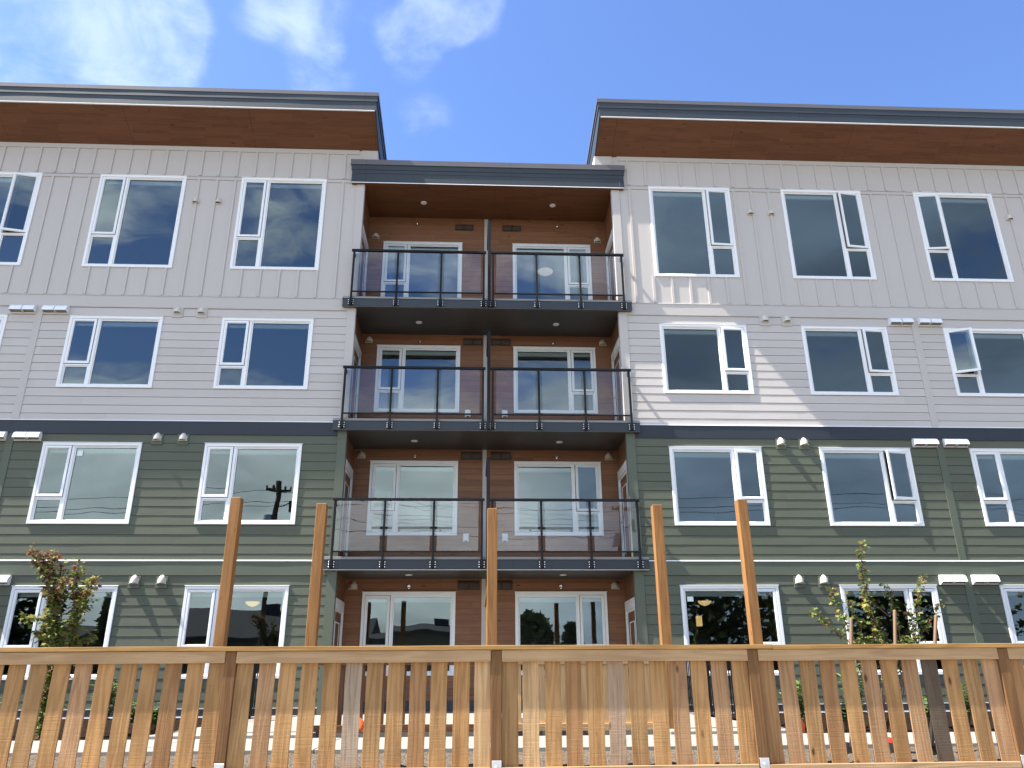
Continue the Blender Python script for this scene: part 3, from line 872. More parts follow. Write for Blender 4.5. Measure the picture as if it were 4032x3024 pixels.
# ---- balcony doors on the side walls
def make_door(x, zf, d):
    """x: wall plane, d: +1 faces +x, -1 faces -x"""
    b = MB()
    def bx(b, e0, e1, y0, y1, z0, z1, m=0):
        b.box(min(x+d*e0, x+d*e1), max(x+d*e0, x+d*e1), y0, y1, z0, z1, m)
    y0, y1, zt = 0.16, 1.36, zf+2.26
    bx(b, -0.01, 0.035, y0, y0+0.10, zf, zt); bx(b, -0.01, 0.035, y1-0.10, y1, zf, zt)
    bx(b, -0.01, 0.036, y0+0.10, y1-0.10, zt-0.20, zt)
    for yy in (y0+0.10, y1-0.155): bx(b, -0.01, 0.012, yy, yy+0.055, zf, zt-0.20)
    bx(b, -0.01, 0.0125, y0+0.155, y1-0.155, zt-0.26, zt-0.20)
    # leaf with a tall glazed opening
    l0, l1, lt = y0+0.158, y1-0.158, zt-0.263
    bx(b, -0.03, -0.002, l0, l0+0.17, zf+0.02, lt); bx(b, -0.03, -0.002, l1-0.17, l1, zf+0.02, lt)
    bx(b, -0.03, -0.0025, l0+0.17, l1-0.17, lt-0.20, lt); bx(b, -0.03, -0.0025, l0+0.17, l1-0.17, zf+0.02, zf+0.24)
    for (u0, u1, v0, v1) in ((l0+0.17, l0+0.195, zf+0.24, lt-0.2), (l1-0.195, l1-0.17, zf+0.24, lt-0.2)):
        bx(b, -0.02, 0.010, u0, u1, v0, v1)
    bx(b, -0.02, 0.0095, l0+0.195, l1-0.195, lt-0.225, lt-0.20)
    dr = b.build('balcony_door', m_doorw, BLD, bevel=0.002)
    b = MB(); bx(b, -0.012, -0.010, l0+0.19, l1-0.19, zf+0.24, lt-0.22)
    b.build('door_glass', m_pane, dr)
    b = MB()
    hy = l1-0.085
    bx(b, 0.0, 0.012, hy-0.03, hy+0.03, zf+0.93, zf+1.05)
    b.tube([(x+d*0.005, hy, zf+1.0), (x+d*0.06, hy, zf+1.0), (x+d*0.062, hy-0.12, zf+0.99)], 0.011, 6)
    b.build('handle', m_chrome, dr)
    b = MB()
    for hz in (0.25, 1.05, 1.75): bx(b, 0.0, 0.018, l1+0.0, l1+0.03, zf+hz, zf+hz+0.10)
    b.build('hinge', m_galv, dr)
    return dr
FLZ = {1: -0.575, 2: 2.44, 3: 5.49, 4: 8.52}
for fl in (1, 2, 3, 4):
    make_door(XL, FLZ[fl], 1); make_door(XR, FLZ[fl], -1)

# ---- balconies
BZ = {2: 2.215, 3: 5.262, 4: 8.300}
def make_balcony(fl):
    zb = BZ[fl]
    b = MB()
    b.box(-3.185, 3.690, -0.125, -0.09, zb+0.004, zb+0.195)          # slate edge beam
    b.box(-3.185, -3.15, -0.09, -0.031, zb+0.004, zb+0.195); b.box(3.655, 3.69, -0.09, -0.031, zb+0.004, zb+0.195)
    b.box(-3.195, 3.700, -0.133, -0.086, zb+0.196, zb+0.204); b.box(-3.190, 3.695, -0.132, -0.085, zb-0.004, zb+0.0035)
    sl_ = b.build('balcony', m_fascia, BLD, bevel=0.002)
    b = MB(); b.box(-3.19, 3.695, -0.115, 0.09, zb+0.205, zb+0.262); b.box(XL-0.0, XR, 0.091, S_Y-0.012, zb+0.15, zb+0.235)
    b.build('deck', m_deckgrey, sl_, bevel=0.004)
    b = MB()
    b.box(XL+0.001, 0.185, -0.088, S_Y-0.001, zb-0.004, zb+0.04); b.box(0.235, XR-0.001, -0.088, S_Y-0.001, zb-0.004, zb+0.04)
    b.box(0.185, 0.235, -0.088, S_Y-0.001, zb+0.0, zb+0.04)
    b.box(-3.18, XL-0.002, -0.089, -0.032, zb-0.003, zb+0.02); b.box(XR+0.002, 3.685, -0.089, -0.032, zb-0.003, zb+0.02)
    b.build('metal_soffit', m_ribbed, sl_)
    b = MB(); b.box(-3.185, 3.690, -0.127, -0.10, zb-0.012, zb-0.0045)
    b.build('drip_edge', m_flash if fl == 2 else m_cap, sl_)
    # railings
    for xs in ((-2.985, -1.93, -0.885, 0.140), (0.362, 1.412, 2.462, 3.498)):
        b = MB()
        x0, x1 = xs[0]-0.055, xs[-1]+0.055
        b.box(x0, x1, -0.205, -0.137, zb+1.440, zb+1.492)
        for xa, xb in zip(xs, xs[1:]):
            b.box(xa+0.0225, xb-0.0225, -0.188, -0.156, zb+0.345, zb+0.377)
        e = xs[0] if xs[0] < -1 else xs[-1]
        b.box(e-0.016, e+0.016, -0.137, -0.03, zb+1.35, zb+1.45)          # bracket back to the wall
        rl = b.build('balcony_railing', m_black, BLD, bevel=0.003)
        for x in xs:
            b = MB(); b.box(x-0.0225, x+0.0225, -0.195, -0.148, zb+0.015, zb+1.439)
            b.build('post', m_black, rl, bevel=0.003)
            b = MB(); b.box(x-0.066, x+0.066, -0.147, -0.126, zb+0.03, zb+0.165)
            b.box(x-0.032, x+0.032, -0.20, -0.147, zb+0.055, zb+0.15)
            for sx in (-0.052, 0.052):
                for k in range(3):
                    z = zb+0.048+k*0.05
                    b.tube([(x+sx, -0.146, z), (x+sx, -0.156, z), (x+sx, -0.160, z)], [0.014, 0.013, 0.006], 8, 1)
            b.build('bracket', [m_black, m_chrome], rl)
        for i, (xa, xb) in enumerate(zip(xs, xs[1:])):
            b = MB()
            rr = random.Random(fl*10+i+int(xs[0]*10)); t = rr.uniform(-0.003, 0.003)
            p0, p1 = xa+0.075, xb-0.075
            if e == xa: p0 = xa+0.03
            if e == xb: p1 = xb-0.03
            b.q([(p0, -0.172, zb+0.378), (p1, -0.172, zb+0.378), (p1, -0.172+t, zb+1.439), (p0, -0.172+t, zb+1.439)])
            b.build('glass_panel', m_bglass, rl)
    # screen between the two balconies
    b = MB()
    b.box(0.237, 0.305, -0.205, -0.135, zb+0.01, zb+2.385); b.box(0.230, 0.312, -0.215, -0.128, zb+2.386, zb+2.40)
    b.box(0.225, 0.283, -0.134, 1.15, zb+2.31, zb+2.38)
    sc_ = b.build('privacy_screen', m_black, BLD, bevel=0.003)
    return sl_
for fl in (4, 3, 2):
    make_balcony(fl)

# ---- lights, sprinklers, vents in the recess
for fl, zc in ((1, 2.211), (2, 5.258), (3, 8.296), (4, 11.752)):
    for x in (-1.44, 1.945):
        b = MB(); b.tube([(x, 0.72, zc-0.001), (x, 0.72, zc-0.012), (x, 0.72, zc-0.016)], [0.078, 0.076, 0.06], 20)
        b.build('ceiling_light', m_white, BLD, smooth=False)
for z, xs in ((11.56, (-1.643, 2.121)), (8.10, (-1.445, 1.933)), (5.09, (-1.468, 1.949)), (2.04, (-1.487, 1.963))):
    for x in xs:
        b = MB(); b.tube([(x, S_Y-0.001, z), (x, S_Y-0.02, z)], [0.04, 0.034], 12)
        b.tube([(x, S_Y-0.02, z), (x, S_Y-0.075, z)], [0.016, 0.014], 8)
        b.tube([(x, S_Y-0.062, z-0.035), (x, S_Y-0.066, z-0.030), (x, S_Y-0.080, z-0.022)], [0.030, 0.034, 0.020], 10)
        b.build('sprinkler', m_chrome, BLD)

def hood_vent(x, y, zb, w=0.175, h=0.185, plate=None):
    par = BLD
    b = MB()
    n, k = 9, 9
    rings = []
    for i in range(k+1):
        t = i/k
        r = w/2*(1-0.30*t-0.55*t**4.5) if t < 1 else 0.004
        dep = 0.105*(1-0.18*t-0.80*t**3)
        z = zb+0.018+h*t*0.92
        rings.append([(x+r*math.cos(math.pi+math.pi*j/(n-1)), y+dep*math.sin(math.pi+math.pi*j/(n-1)), z) for j in range(n)])
    for i in range(k):
        for j in range(n-1):
            b.q([rings[i][j], rings[i][j+1], rings[i+1][j+1], rings[i+1][j]])
    o = b.build('hood_vent', m_beige, par, smooth=True)
    bm = bmesh.new(); bm.from_mesh(o.data); bmesh.ops.remove_doubles(bm, verts=bm.verts, dist=1e-5); bm.to_mesh(o.data); bm.free()
    b = MB(); b.box(x-w/2-0.012, x+w/2+0.012, y-0.030, y-0.0005, zb, zb+0.018)
    b.box(x-w/2-0.004, x+w/2+0.004, y-0.007, y-0.0005, zb+0.018, zb+h*0.6)
    b.build('flange', m_beige, o)
    b = MB(); b.q([(x-w/2+0.012, y-0.012, zb+0.022), (x+w/2-0.012, y-0.012, zb+0.022), (x+w/2-0.012, y-0.012, zb+0.06), (x-w/2+0.012, y-0.012, zb+0.06)])
    b.build('opening', m_beigedk, o)
    if plate is not None:
        b = MB(); b.box(x-0.121, x+0.121, -0.024, 0.0, zb-0.085, zb+0.155)
        b.build('mounting_block', plate, o, bevel=0.002)
    return o
for fl, z in ((1, 1.99), (2, 5.035), (3, 8.06), (4, 11.085)):
    for x in (-2.74, 3.215): hood_vent(x, S_Y, z-0.01)
for fl, z, plate in ((4, 11.10, None), (3, 8.075, m_greytrim), (2, 4.995, m_greentrim), (1, 1.93, m_greentrim)):
    xs = [-6.99, -6.435, 6.92, 7.455] + ([13.73] if fl == 4 else [])
    for x in xs:
        hood_vent(x, -0.024 if plate else 0.0, z, 0.168 if fl < 4 else 0.155, 0.185, plate)

def twin_vent(x0, zb, par=BLD, m=m_white, w=0.56, h=0.205, dep=0.15):
    b = MB()
    b.box(x0, x0+w, -0.012, 0.0, zb, zb+h)
    half = (w-0.03)/2
    prof = [(-0.012, h), (-0.055, h-0.006), (-0.095, h-0.028), (-0.125, h-0.065), (-dep, 0.055), (-dep, 0.046)]
    for k in (0, 1):
        a0 = x0+0.004+k*(half+0.022); a1 = a0+half
        for (p, q) in zip(prof, prof[1:]):
            b.q([(a0, p[0], zb+p[1]), (a1, p[0], zb+p[1]), (a1, q[0], zb+q[1]), (a0, q[0], zb+q[1])])
        for a in (a0, a1):
            b.q([(a, p[0], zb+p[1]) for p in prof] + [(a, -0.012, zb+0.0)])
        b.box(a0, a1, -0.06, -0.012, zb, zb+0.010)
        # inner flap seen from below
        b.q([(a0+0.01, -0.10, zb+0.075), (a1-0.01, -0.10, zb+0.075), (a1-0.01, -0.02, zb+0.035), (a0+0.01, -0.02, zb+0.035)], 1)
    o = b.build('twin_vent', [m, m_beigedk], par)
    return o
for z in (8.030, 4.972, 1.908):
    for x in (-10.765, -10.030, 9.985, 10.70):
        twin_vent(x, z)
# brown vents under the balcony ceilings
for z0, z1, xs in ((11.38, 11.57, (-0.63, 0.65)), (8.015, 8.205, (-0.36, 0.35)), (5.01, 5.215, (-0.362, 0.349)), (1.962, 2.17, (-0.384, 0.36))):
    for x in xs:
        b = MB(); y = S_Y
        b.box(x, x+0.495, y-0.014, y-0.001, z0, z1)
        for a in (x+0.012, x+0.257):
            b.prism([(y-0.014, z1-0.02), (y-0.040, z1-0.024), (y-0.046, z1-0.06), (y-0.036, z0+0.02), (y-0.014, z0+0.016)], 0, a, a+0.226)
        b.box(x+0.240, x+0.255, y-0.050, y-0.014, z0+0.012, z1-0.012)
        b.build('wall_vent', m_brownvent, BLD, bevel=0.003)
for z in (6.09, 3.05):
    for x in (-0.285, 0.625):
        b = MB(); b.box(x, x+0.138, S_Y-0.012, S_Y-0.001, z, z+0.19); b.box(x+0.018, x+0.120, S_Y-0.045, S_Y-0.012, z+0.02, z+0.155)
        b.box(x+0.04, x+0.098, S_Y-0.046, S_Y-0.020, z+0.004, z+0.019, 1)
        b.build('outlet_cover', [m_white, m_dark], BLD, bevel=0.006)

# ---- low roof over the balconies
b = MB()
b.box(-3.205, 3.700, -0.10, 0.9, 11.775, 12.30)
b.box(-3.205, 3.700, -0.108, -0.1005, 12.035, 12.139)              # applied frame boards
b.box(-3.205, -3.09, -0.1075, -0.1005, 11.776, 12.0345); b.box(3.585, 3.700, -0.1075, -0.1005, 11.776, 12.0345)
b.box(-3.222, 3.717, -0.118, 0.9, 12.14, 12.29)
lr = b.build('low_roof', m_fascia, BLD, bevel=0.003)
b = MB(); b.box(-3.250, 3.745, -0.135, 9.1, 12.291, 12.435); b.box(-3.255, 3.75, -0.140, -0.136, 12.283, 12.300)
b.build('roof_cap', m_cap, lr, bevel=0.004)
b = MB(); b.box(-3.20, 3.695, -0.106, -0.085, 11.757, 11.7745)
b.build('drip_edge', m_flash, lr)

# ---- main roofs with deep wood soffits
def make_roof(x0, x1, inner):
    """inner: -1 when the free end is x1 (left wing), +1 when it is x0 (right wing)"""
    b = MB()
    top = lambda y: 13.785-0.18*(y+1.02)
    ZR = top(4.0)
    b.prism([(-0.965, 13.256), (-0.965, 13.60), (4.0, ZR-0.12), (9.5, ZR-0.12), (9.5, ZR-0.3), (0.02, 12.83)], 0, x0, x1)
    body = b.build('main_roof', m_fascia, BLD)
    b = MB()
    n = 40; wob = lambda x, k: 0.0008*math.sin(x*1.3+k)+0.0005*math.sin(x*3.1+2*k)
    def strip(ya, z0, z1, k, yb):
        pts = [x0+(x1-x0)*i/n for i in range(n+1)]
        for t0, t1 in zip(pts, pts[1:]):
            y0, y1 = ya+wob(t0, k), ya+wob(t1, k)
            b.q([(t0, y0, z0), (t1, y1, z0), (t1, y1, z1), (t0, y0, z1)])
            b.q([(t0, yb, z0), (t1, yb, z0), (t1, y1, z0), (t0, y0, z0)])
            b.q([(t0, y0, z1), (t1, y1, z1), (t1, yb, z1), (t0, yb, z1)])
        for t in (x0, x1):
            b.q([(t, ya, z0), (t, yb, z0), (t, yb, z1), (t, ya, z1)])
    strip(-1.000, 13.252, 13.515, 0.3, -0.966)
    strip(-1.013, 13.512, 13.682, 2.2, -0.966)
    # raking boards down the free end
    xe = x1 if inner < 0 else x0
    s = -inner
    e0, e1 = (xe, xe+0.035) if s > 0 else (xe-0.035, xe)
    b.prism([(-1.000, 13.252), (-1.000, 13.515), (4.0, ZR-0.27), (4.0, ZR-0.5), (0.03, 12.775), (-0.02, 12.775)], 0, e0, e1)
    e0, e1 = (xe, xe+0.055) if s > 0 else (xe-0.055, xe)
    b.prism([(-1.013, 13.516), (-1.013, 13.682), (4.0, ZR-0.10), (4.0, ZR-0.27)], 0, e0, e1)
    b.build('fascia', m_fascia, body)
    b = MB()
    xa, xb = (x0, x1+0.075) if inner < 0 else (x0-0.075, x1)
    pts = [xa+(xb-xa)*i/n for i in range(n+1)]
    for t0, t1 in zip(pts, pts[1:]):
        y0, y1 = -1.024+wob(t0, 1.1), -1.024+wob(t1, 1.1)
        b.q([(t0, y0, 13.676), (t1, y1, 13.676), (t1, y1, 13.785), (t0, y0, 13.785)])
        b.q([(t0, -0.97, 13.676), (t1, -0.97, 13.676), (t1, y1, 13.676), (t0, y0, 13.676)])
        b.q([(t0, y0, 13.785), (t1, y1, 13.785), (t1, 4.0, ZR), (t0, 4.0, ZR)])
        b.q([(t0, 4.0, ZR), (t1, 4.0, ZR), (t1, 9.5, ZR), (t0, 9.5, ZR)])
    xx = xb if inner < 0 else xa
    b.prism([(-1.024, 13.684), (-1.024, 13.785), (4.0, ZR), (4.0, ZR-0.10)], 0, xx-0.004, xx+0.004)
    b.build('roof_cap', m_cap, body)
    # bright drip edge along the lower rim of the fascia
    b = MB()
    b.box(x0, x1, -1.006, -0.968, 13.236, 13.2515)
    b.build('drip_edge', m_flash, body)
    b = MB()
    b.q([(x0, -0.985, 13.2500-0.0005), (x1, -0.985, 13.2495), (x1, 0.0, 12.775), (x0, 0.0, 12.775)][::-1])
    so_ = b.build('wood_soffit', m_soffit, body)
    return body
make_roof(-XE-0.6, -2.600, -1)
make_roof(3.030, XE+0.6, 1)

# ---- ceiling fans and lamps inside the rooms
def fan(x, y, zc):
    b = MB()
    b.tube([(x, y, zc), (x, y, zc-0.05), (x, y, zc-0.09)], [0.09, 0.085, 0.03], 14)
    b.tube([(x, y, zc-0.08), (x, y, zc-0.62)], 0.022, 8)
    b.tube([(x, y, zc-0.60), (x, y, zc-0.64), (x, y, zc-0.74), (x, y, zc-0.78)], [0.05, 0.12, 0.12, 0.05], 14)
    for k in range(3):
        a = 0.5+k*2*math.pi/3
        d = Vector((math.cos(a), math.sin(a), 0)); n = Vector((-d.y, d.x, 0))
        c = Vector((x, y, zc-0.69))
        p = [c+d*0.1-n*0.04, c+d*0.72-n*0.085, c+d*0.75+n*0.06, c+d*0.1+n*0.04]
        up = Vector((0, 0, 0.012))
        q = [v+up for v in p]
        b.q(p[::-1]); b.q(q)
        for i in range(4): b.q([p[i], p[(i+1) % 4], q[(i+1) % 4], q[i]])
    b.build('ceiling_fan', m_fan, BLD)
fan(-4.62, 1.25, 12.31); fan(5.25, 1.25, 12.31)
def bowl(x, y, zc, m, r=0.2):
    b = MB()
    b.tube([(x, y, zc), (x, y, zc-0.03), (x, y, zc-0.08), (x, y, zc-0.11)], [r, r*0.98, r*0.62, r*0.12], 18)
    b.build('ceiling_lamp', m, BLD, smooth=True)
bowl(-5.2, 2.4, 1.80, m_lampglow, 0.16); bowl(5.53, 2.4, 1.80, m_lampglow, 0.16); bowl(1.93, 3.0, 11.05, m_lampwhite, 0.22)
b = MB(); b.box(5.46, 5.57, 2.9, 3.05, 1.26, 1.50)
b.build('wall_lamp', m_lampglow, BLD)

# ================================================================== front picket fence
FY = -9.65
FEN = thing('picket_fence', 'low cedar picket fence with a flat cap rail in the foreground', 'fence', (0.2, FY, -0.745))
PX = [-4.335, -2.068, 0.193, 2.443, 4.702, 6.96]          # post centres
b = MB()
def frail(name, x0, x1, y0, y1, z0, z1, m, seed, parent=FEN):
    rnd = random.Random(seed); b = MB(); n = max(2, int((x1-x0)/0.25))
    ph = rnd.uniform(0, 6)
    def dz(x): return 0.0018*math.sin(x*1.9+ph)+0.001*math.sin(x*4.7+ph*2)
    for i in range(n):
        a, c = x0+(x1-x0)*i/n, x0+(x1-x0)*(i+1)/n
        p = [(a, y0, z0+dz(a)), (c, y0, z0+dz(c)), (c, y1, z0+dz(c)), (a, y1, z0+dz(a)),
             (a, y0, z1+dz(a)), (c, y0, z1+dz(c)), (c, y1, z1+dz(c)), (a, y1, z1+dz(a))]
        for f in ((0, 3, 2, 1), (4, 5, 6, 7), (0, 1, 5, 4), (2, 3, 7, 6)): b.q([p[k] for k in f])
    b.q([(x0, y0, z0+dz(x0)), (x0, y0, z1+dz(x0)), (x0, y1, z1+dz(x0)), (x0, y1, z0+dz(x0))])
    b.q([(x1, y0, z0+dz(x1)), (x1, y1, z0+dz(x1)), (x1, y1, z1+dz(x1)), (x1, y0, z1+dz(x1))])
    o = b.build(name, m, parent)
    bm = bmesh.new(); bm.from_mesh(o.data); bmesh.ops.remove_doubles(bm, verts=bm.verts, dist=1e-5); bm.to_mesh(o.data); bm.free()
    md = o.modifiers.new('bevel', 'BEVEL'); md.width = 0.003; md.segments = 2; md.limit_method = 'ANGLE'
    return o
frail('cap_rail', -7.2, 2.62, -9.702, -9.565, 0.264, 0.300, m_capw, 1)
frail('cap_rail', 2.623, 9.5, -9.702, -9.565, 0.262, 0.298, m_capw, 2)
for i, x in enumerate(PX):
    b = MB(); b.box(x-0.047, x+0.047, -9.679, -9.585, -0.74, 0.261)
    b.build('post', m_post, FEN, bevel=0.004)
    b = MB(); b.box(x-0.036, x+0.044, -9.686, -9.680, -0.80, -0.605)
    br = b.build('post_bracket', m_galv, FEN, bevel=0.002)
    b = MB(); b.tube([(x+0.002, -9.686, -0.652), (x+0.002, -9.689, -0.652)], [0.019, 0.019], 14)
    b.tube([(x+0.002, -9.689, -0.652), (x+0.002, -9.698, -0.652), (x+0.002, -9.700, -0.652)], [0.0125, 0.012, 0.008], 6)
    b.build('bolt', m_galv, br)
TAN = (0.375, 0.222, 0.102); PALE = (0.47, 0.315, 0.175); BRN = (0.31, 0.175, 0.085); PNK = (0.365, 0.222, 0.125)
OLV = (0.335, 0.205, 0.098); GRY = (0.36, 0.285, 0.225); GBR = (0.315, 0.225, 0.165); ORG = (0.44, 0.255, 0.115); DRK = (0.105, 0.080, 0.062)
SECS = [[OLV, TAN, TAN, OLV, TAN, PNK, ORG, TAN, TAN, BRN, TAN, TAN],
        [OLV, PNK, TAN, TAN, TAN, GRY, OLV, TAN, BRN, TAN, ORG, PALE],
        [OLV, PALE, TAN, BRN, TAN, GBR, OLV, TAN, PNK, TAN, PNK, ORG],
        [BRN, PNK, OLV, BRN, TAN, PNK, TAN, PNK, DRK, TAN, OLV, PNK],
        [BRN, TAN, OLV, TAN, PNK, TAN, BRN, TAN, TAN, OLV, TAN, TAN]]
rnd = random.Random(5)
pm = MB()
PH = 0.245+0.735
for k in range(8):       # picket: a board with slightly ragged long edges
    z0, z1 = -0.735+PH*k/8, -0.735+PH*(k+1)/8
    e = [0.0695+0.0012*math.sin(j*2.1)+0.0008*math.cos(j*4.4) for j in (k, k+1)]
    g_ = [-0.0695+0.0012*math.cos(j*1.7)+0.0008*math.sin(j*3.9) for j in (k, k+1)]
    y0, y1 = 0.0, 0.019
    pm.q([(g_[0], y0, z0), (e[0], y0, z0), (e[1], y0, z1), (g_[1], y0, z1)])
    pm.q([(e[0], y1, z0), (g_[0], y1, z0), (g_[1], y1, z1), (e[1], y1, z1)])
    pm.q([(e[0], y0, z0), (e[0], y1, z0), (e[1], y1, z1), (e[1], y0, z1)])
    pm.q([(g_[0], y1, z0), (g_[0], y0, z0), (g_[1], y0, z1), (g_[1], y1, z1)])
    if k == 0: pm.q([(g_[0], y0, z0), (g_[0], y1, z0), (e[0], y1, z0), (e[0], y0, z0)])
    if k == 7: pm.q([(g_[1], y0, z1), (e[1], y0, z1), (e[1], y1, z1), (g_[1], y1, z1)])
pic = None
for si in range(5):
    x0, x1 = PX[si]+0.0485, PX[si+1]-0.0485
    n = 12
    pitch = (x1-x0-0.139)/(n-1)
    for k in range(n):
        if pic is None:
            pic = pm.build('picket', m_picket, FEN); o = pic
            bm = bmesh.new(); bm.from_mesh(o.data); bmesh.ops.remove_doubles(bm, verts=bm.verts, dist=1e-5); bm.to_mesh(o.data); bm.free()
            md = o.modifiers.new('bevel', 'BEVEL'); md.width = 0.002; md.segments = 2; md.limit_method = 'ANGLE'
        else:
            o = pic.copy(); COL.objects.link(o); o.parent = FEN
        jx = 0 if k in (0, n-1) else rnd.uniform(-0.006, 0.006)
        o.location = Vector((x0+0.0695+pitch*k+jx, FY+rnd.uniform(0, 0.002), 0)) - FEN.location
        o.rotation_euler = (rnd.uniform(-0.001, 0.001), rnd.uniform(-0.005, 0.005) if jx else 0, rnd.uniform(-0.012, 0.012))
        c = SECS[si][k]; v = rnd.uniform(0.93, 1.07)
        o.color = (c[0]*v, c[1]*v, c[2]*v, 1)
        if c is DRK: tag(o, 'dark grey weathered picket')
        if c is GRY: tag(o, 'silver grey weathered picket')
    frail('top_rail', x0-0.0005, x1+0.0005, -9.689, -9.651, 0.166, 0.2615, m_rail, 20+si)
    frail('bottom_rail', x0-0.0005, x1+0.0005, -9.692, -9.652, -0.742, -0.655, m_rail, 40+si)

# ================================================================== tall posts and patio fences
def tall_post(x, y, z1, parent=None, name='post', m=m_tall, w=0.14, yaw=0.0):
    b = MB(); h = w/2
    b.box(-h, h, -h, h, GZ-0.05, z1); 
    o = b.build(name, m, parent, bevel=0.006, loc=(x, y, 0))
    o.rotation_euler = (0, 0, yaw)
    return o
for x, lab, s in ((-3.32, 'tall lone cedar post at left, its top before a second storey window', -1),
                  (3.80, 'tall lone cedar post at right, before the second storey window nearest the balconies', 1)):
    root = thing('cedar_post', lab, 'post', (x, -5.90, GZ), 'tall free standing cedar posts')
    tall_post(x, -5.90, 2.425, root, 'post_shaft', yaw=0.02*s)
    b = MB(); e = x+s*(-1)*0.0715
    b.box(min(e, e-s*0.008), max(e, e-s*0.008), -5.96, -5.84, GZ-0.03, -0.36)
    br = b.build('post_bracket', m_black, root, bevel=0.002)
    for z in (-0.40, -0.56):
        b = MB(); b.tube([(e-s*0.008, -5.90, z), (e-s*0.026, -5.90, z)], [0.018, 0.015], 10)
        b.build('bolt', m_galv, br)

def patio_fence(label, x0, x1, post_x, m_p, m_r, m_post_, xs, w, post_top):
    root = thing('patio_fence', label, 'fence', ((x0+x1)/2, -5.75, GZ), 'low fences along the front of the patios')
    frail('bottom_rail', x0, x1, -5.79, -5.752, -0.592, -0.502, m_r, int(x0*10)+70, root)
    frail('top_rail', x0, x1, -5.79, -5.752, 0.22, 0.305, m_r, int(x0*10)+90, root)
    frail('cap_rail', x0, x1, -5.82, -5.69, 0.306, 0.342, m_r, int(x0*10)+91, root)
    for x in xs:
        b = MB(); b.box(x-w/2, x+w/2, -5.750, -5.732, -0.58, 0.30)
        b.build('picket', m_p, root, bevel=0.002)
    tall_post(post_x, -5.75, post_top, root, 'tall_post', m_post_)
    return root
patio_fence('dark brown patio fence left of the divider, with a tall post at its left end', -2.095, 0.165, -2.168, m_stain, m_shaderail, m_tall,
            [-1.77, -1.50, -1.23, -0.955, -0.705, -0.44, -0.135], 0.135, 2.375)
patio_fence('pale cedar patio fence right of the divider, with a tall post at its right end', 0.315, 2.535, 2.608, m_pale, m_paler, m_tall,
            [0.56, 0.87, 1.20, 1.48, 1.76, 2.04, 2.33], 0.135, 2.375)
DIV = thing('divider_fence', 'tall cedar fence running back between the two patios, with a tall front post', 'fence', (0.24, -4.0, GZ))
tall_post(0.240, -5.70, 2.325, DIV, 'tall_post')
def drail(x0, x1, z0, z1, m, nm):
    b = MB(); b.box(x0, x1, -5.62, -2.40, z0, z1); return b.build(nm, m, DIV, bevel=0.003)
drail(0.172, 0.31, 1.255, 1.29, m_tall, 'cap_rail')
drail(0.222, 0.258, 1.16, 1.254, m_tall, 'top_rail'); drail(0.222, 0.258, -0.50, -0.41, m_tall, 'bottom_rail')
for k in range(17):
    y = -5.58+0.187*k
    b = MB()
    xo = 0.202 if k % 2 == 0 else 0.2595
    b.box(xo, xo+0.018, y, y+0.14, -0.50, 1.252)
    b.build('picket', m_tall, DIV, bevel=0.002)

# ================================================================== black metal railings beside the paths
def metal_railing(label, x, y0, y1):
    root = thing('metal_railing', label, 'railing', (x, (y0+y1)/2, GZ), 'black metal railings beside the paths')
    b = MB()
    b.box(x-0.02, x+0.02, y0, y1, 0.36, 0.40); b.box(x-0.016, x+0.016, y0+0.04, y1, -0.545, -0.515)
    b.build('rails', m_black, root)
    for y in (y0, (y0+y1)/2, y1-0.05):
        b = MB(); b.box(x-0.025, x+0.025, y, y+0.05, GZ-0.02, 0.359); b.build('post', m_black, root)
    n = int((y1-y0)/0.115)
    for k in range(1, n):
        y = y0+(y1-y0)*k/n
        b = MB(); b.box(x-0.009, x+0.009, y-0.009, y+0.009, -0.514, 0.359); b.build('baluster', m_black, root)
    return root
metal_railing('black metal railing on the left of the building path, behind the picket fence', -3.99, -2.9, -0.15)
metal_railing('black metal railing on the right of the building path, behind the picket fence', 4.16, -4.2, -0.15)

# ================================================================== shovels stuck in the soil
def shovel(label, top, bot, blade_red, seed):
    top, bot = Vector(top), Vector(bot)
    root = thing('shovel', label, 'shovel', bot, 'shovels standing in the soil')
    d = (top-bot).normalized()
    s0 = bot+d*0.30
    b = MB()
    b.tube([s0, s0+(top-s0)*0.5, top-d*0.02, top-d*0.006, top], [0.017, 0.0172, 0.0175, 0.0155, 0.007], 10)
    b.build('handle', m_handle, root, smooth=True)
    # socket and dished blade
    side = d.cross(Vector((0, 1, 0))).normalized(); fw = side.cross(d)
    b = MB()
    b.tube([s0+d*0.12, s0, s0-d*0.10], [0.021, 0.024, 0.026], 10)
    rows = []
    for k in range(7):
        t = k/6
        hw = 0.10*(1-0.92*max(0, (t-0.45)/0.55)**2)*(1 if t > 0.02 else 0.86)
        c = s0-d*(0.06+0.30*t)
        rows.append([c+side*hw*u+fw*(0.022*u*u-0.02*math.sin(t*2.5)) for u in (-1, -0.5, 0, 0.5, 1)])
    for k in range(6):
        for j in range(4):
            b.q([rows[k][j], rows[k][j+1], rows[k+1][j+1], rows[k+1][j]], 1 if (blade_red and k == 0) else 0)
            q = [rows[k][j], rows[k+1][j], rows[k+1][j+1], rows[k][j+1]]
            b.q([p+fw*0.004 for p in q], 1 if (blade_red and k == 0) else 0)
    b.build('blade', [m_steel, m_red], root)
    return root
shovel('leftmost of the three wooden shovel handles rising above the cap rail, with a black blade', (3.885, -8.60, 0.598), (3.60, -8.75, -0.80), False, 1)
shovel('middle and tallest of the three wooden shovel handles above the cap rail', (4.36, -8.60, 0.68), (4.02, -8.80, -0.76), True, 2)
shovel('rightmost of the three wooden shovel handles rising above the cap rail, leaning right', (4.79, -8.60, 0.628), (4.36, -8.75, -0.79), False, 3)

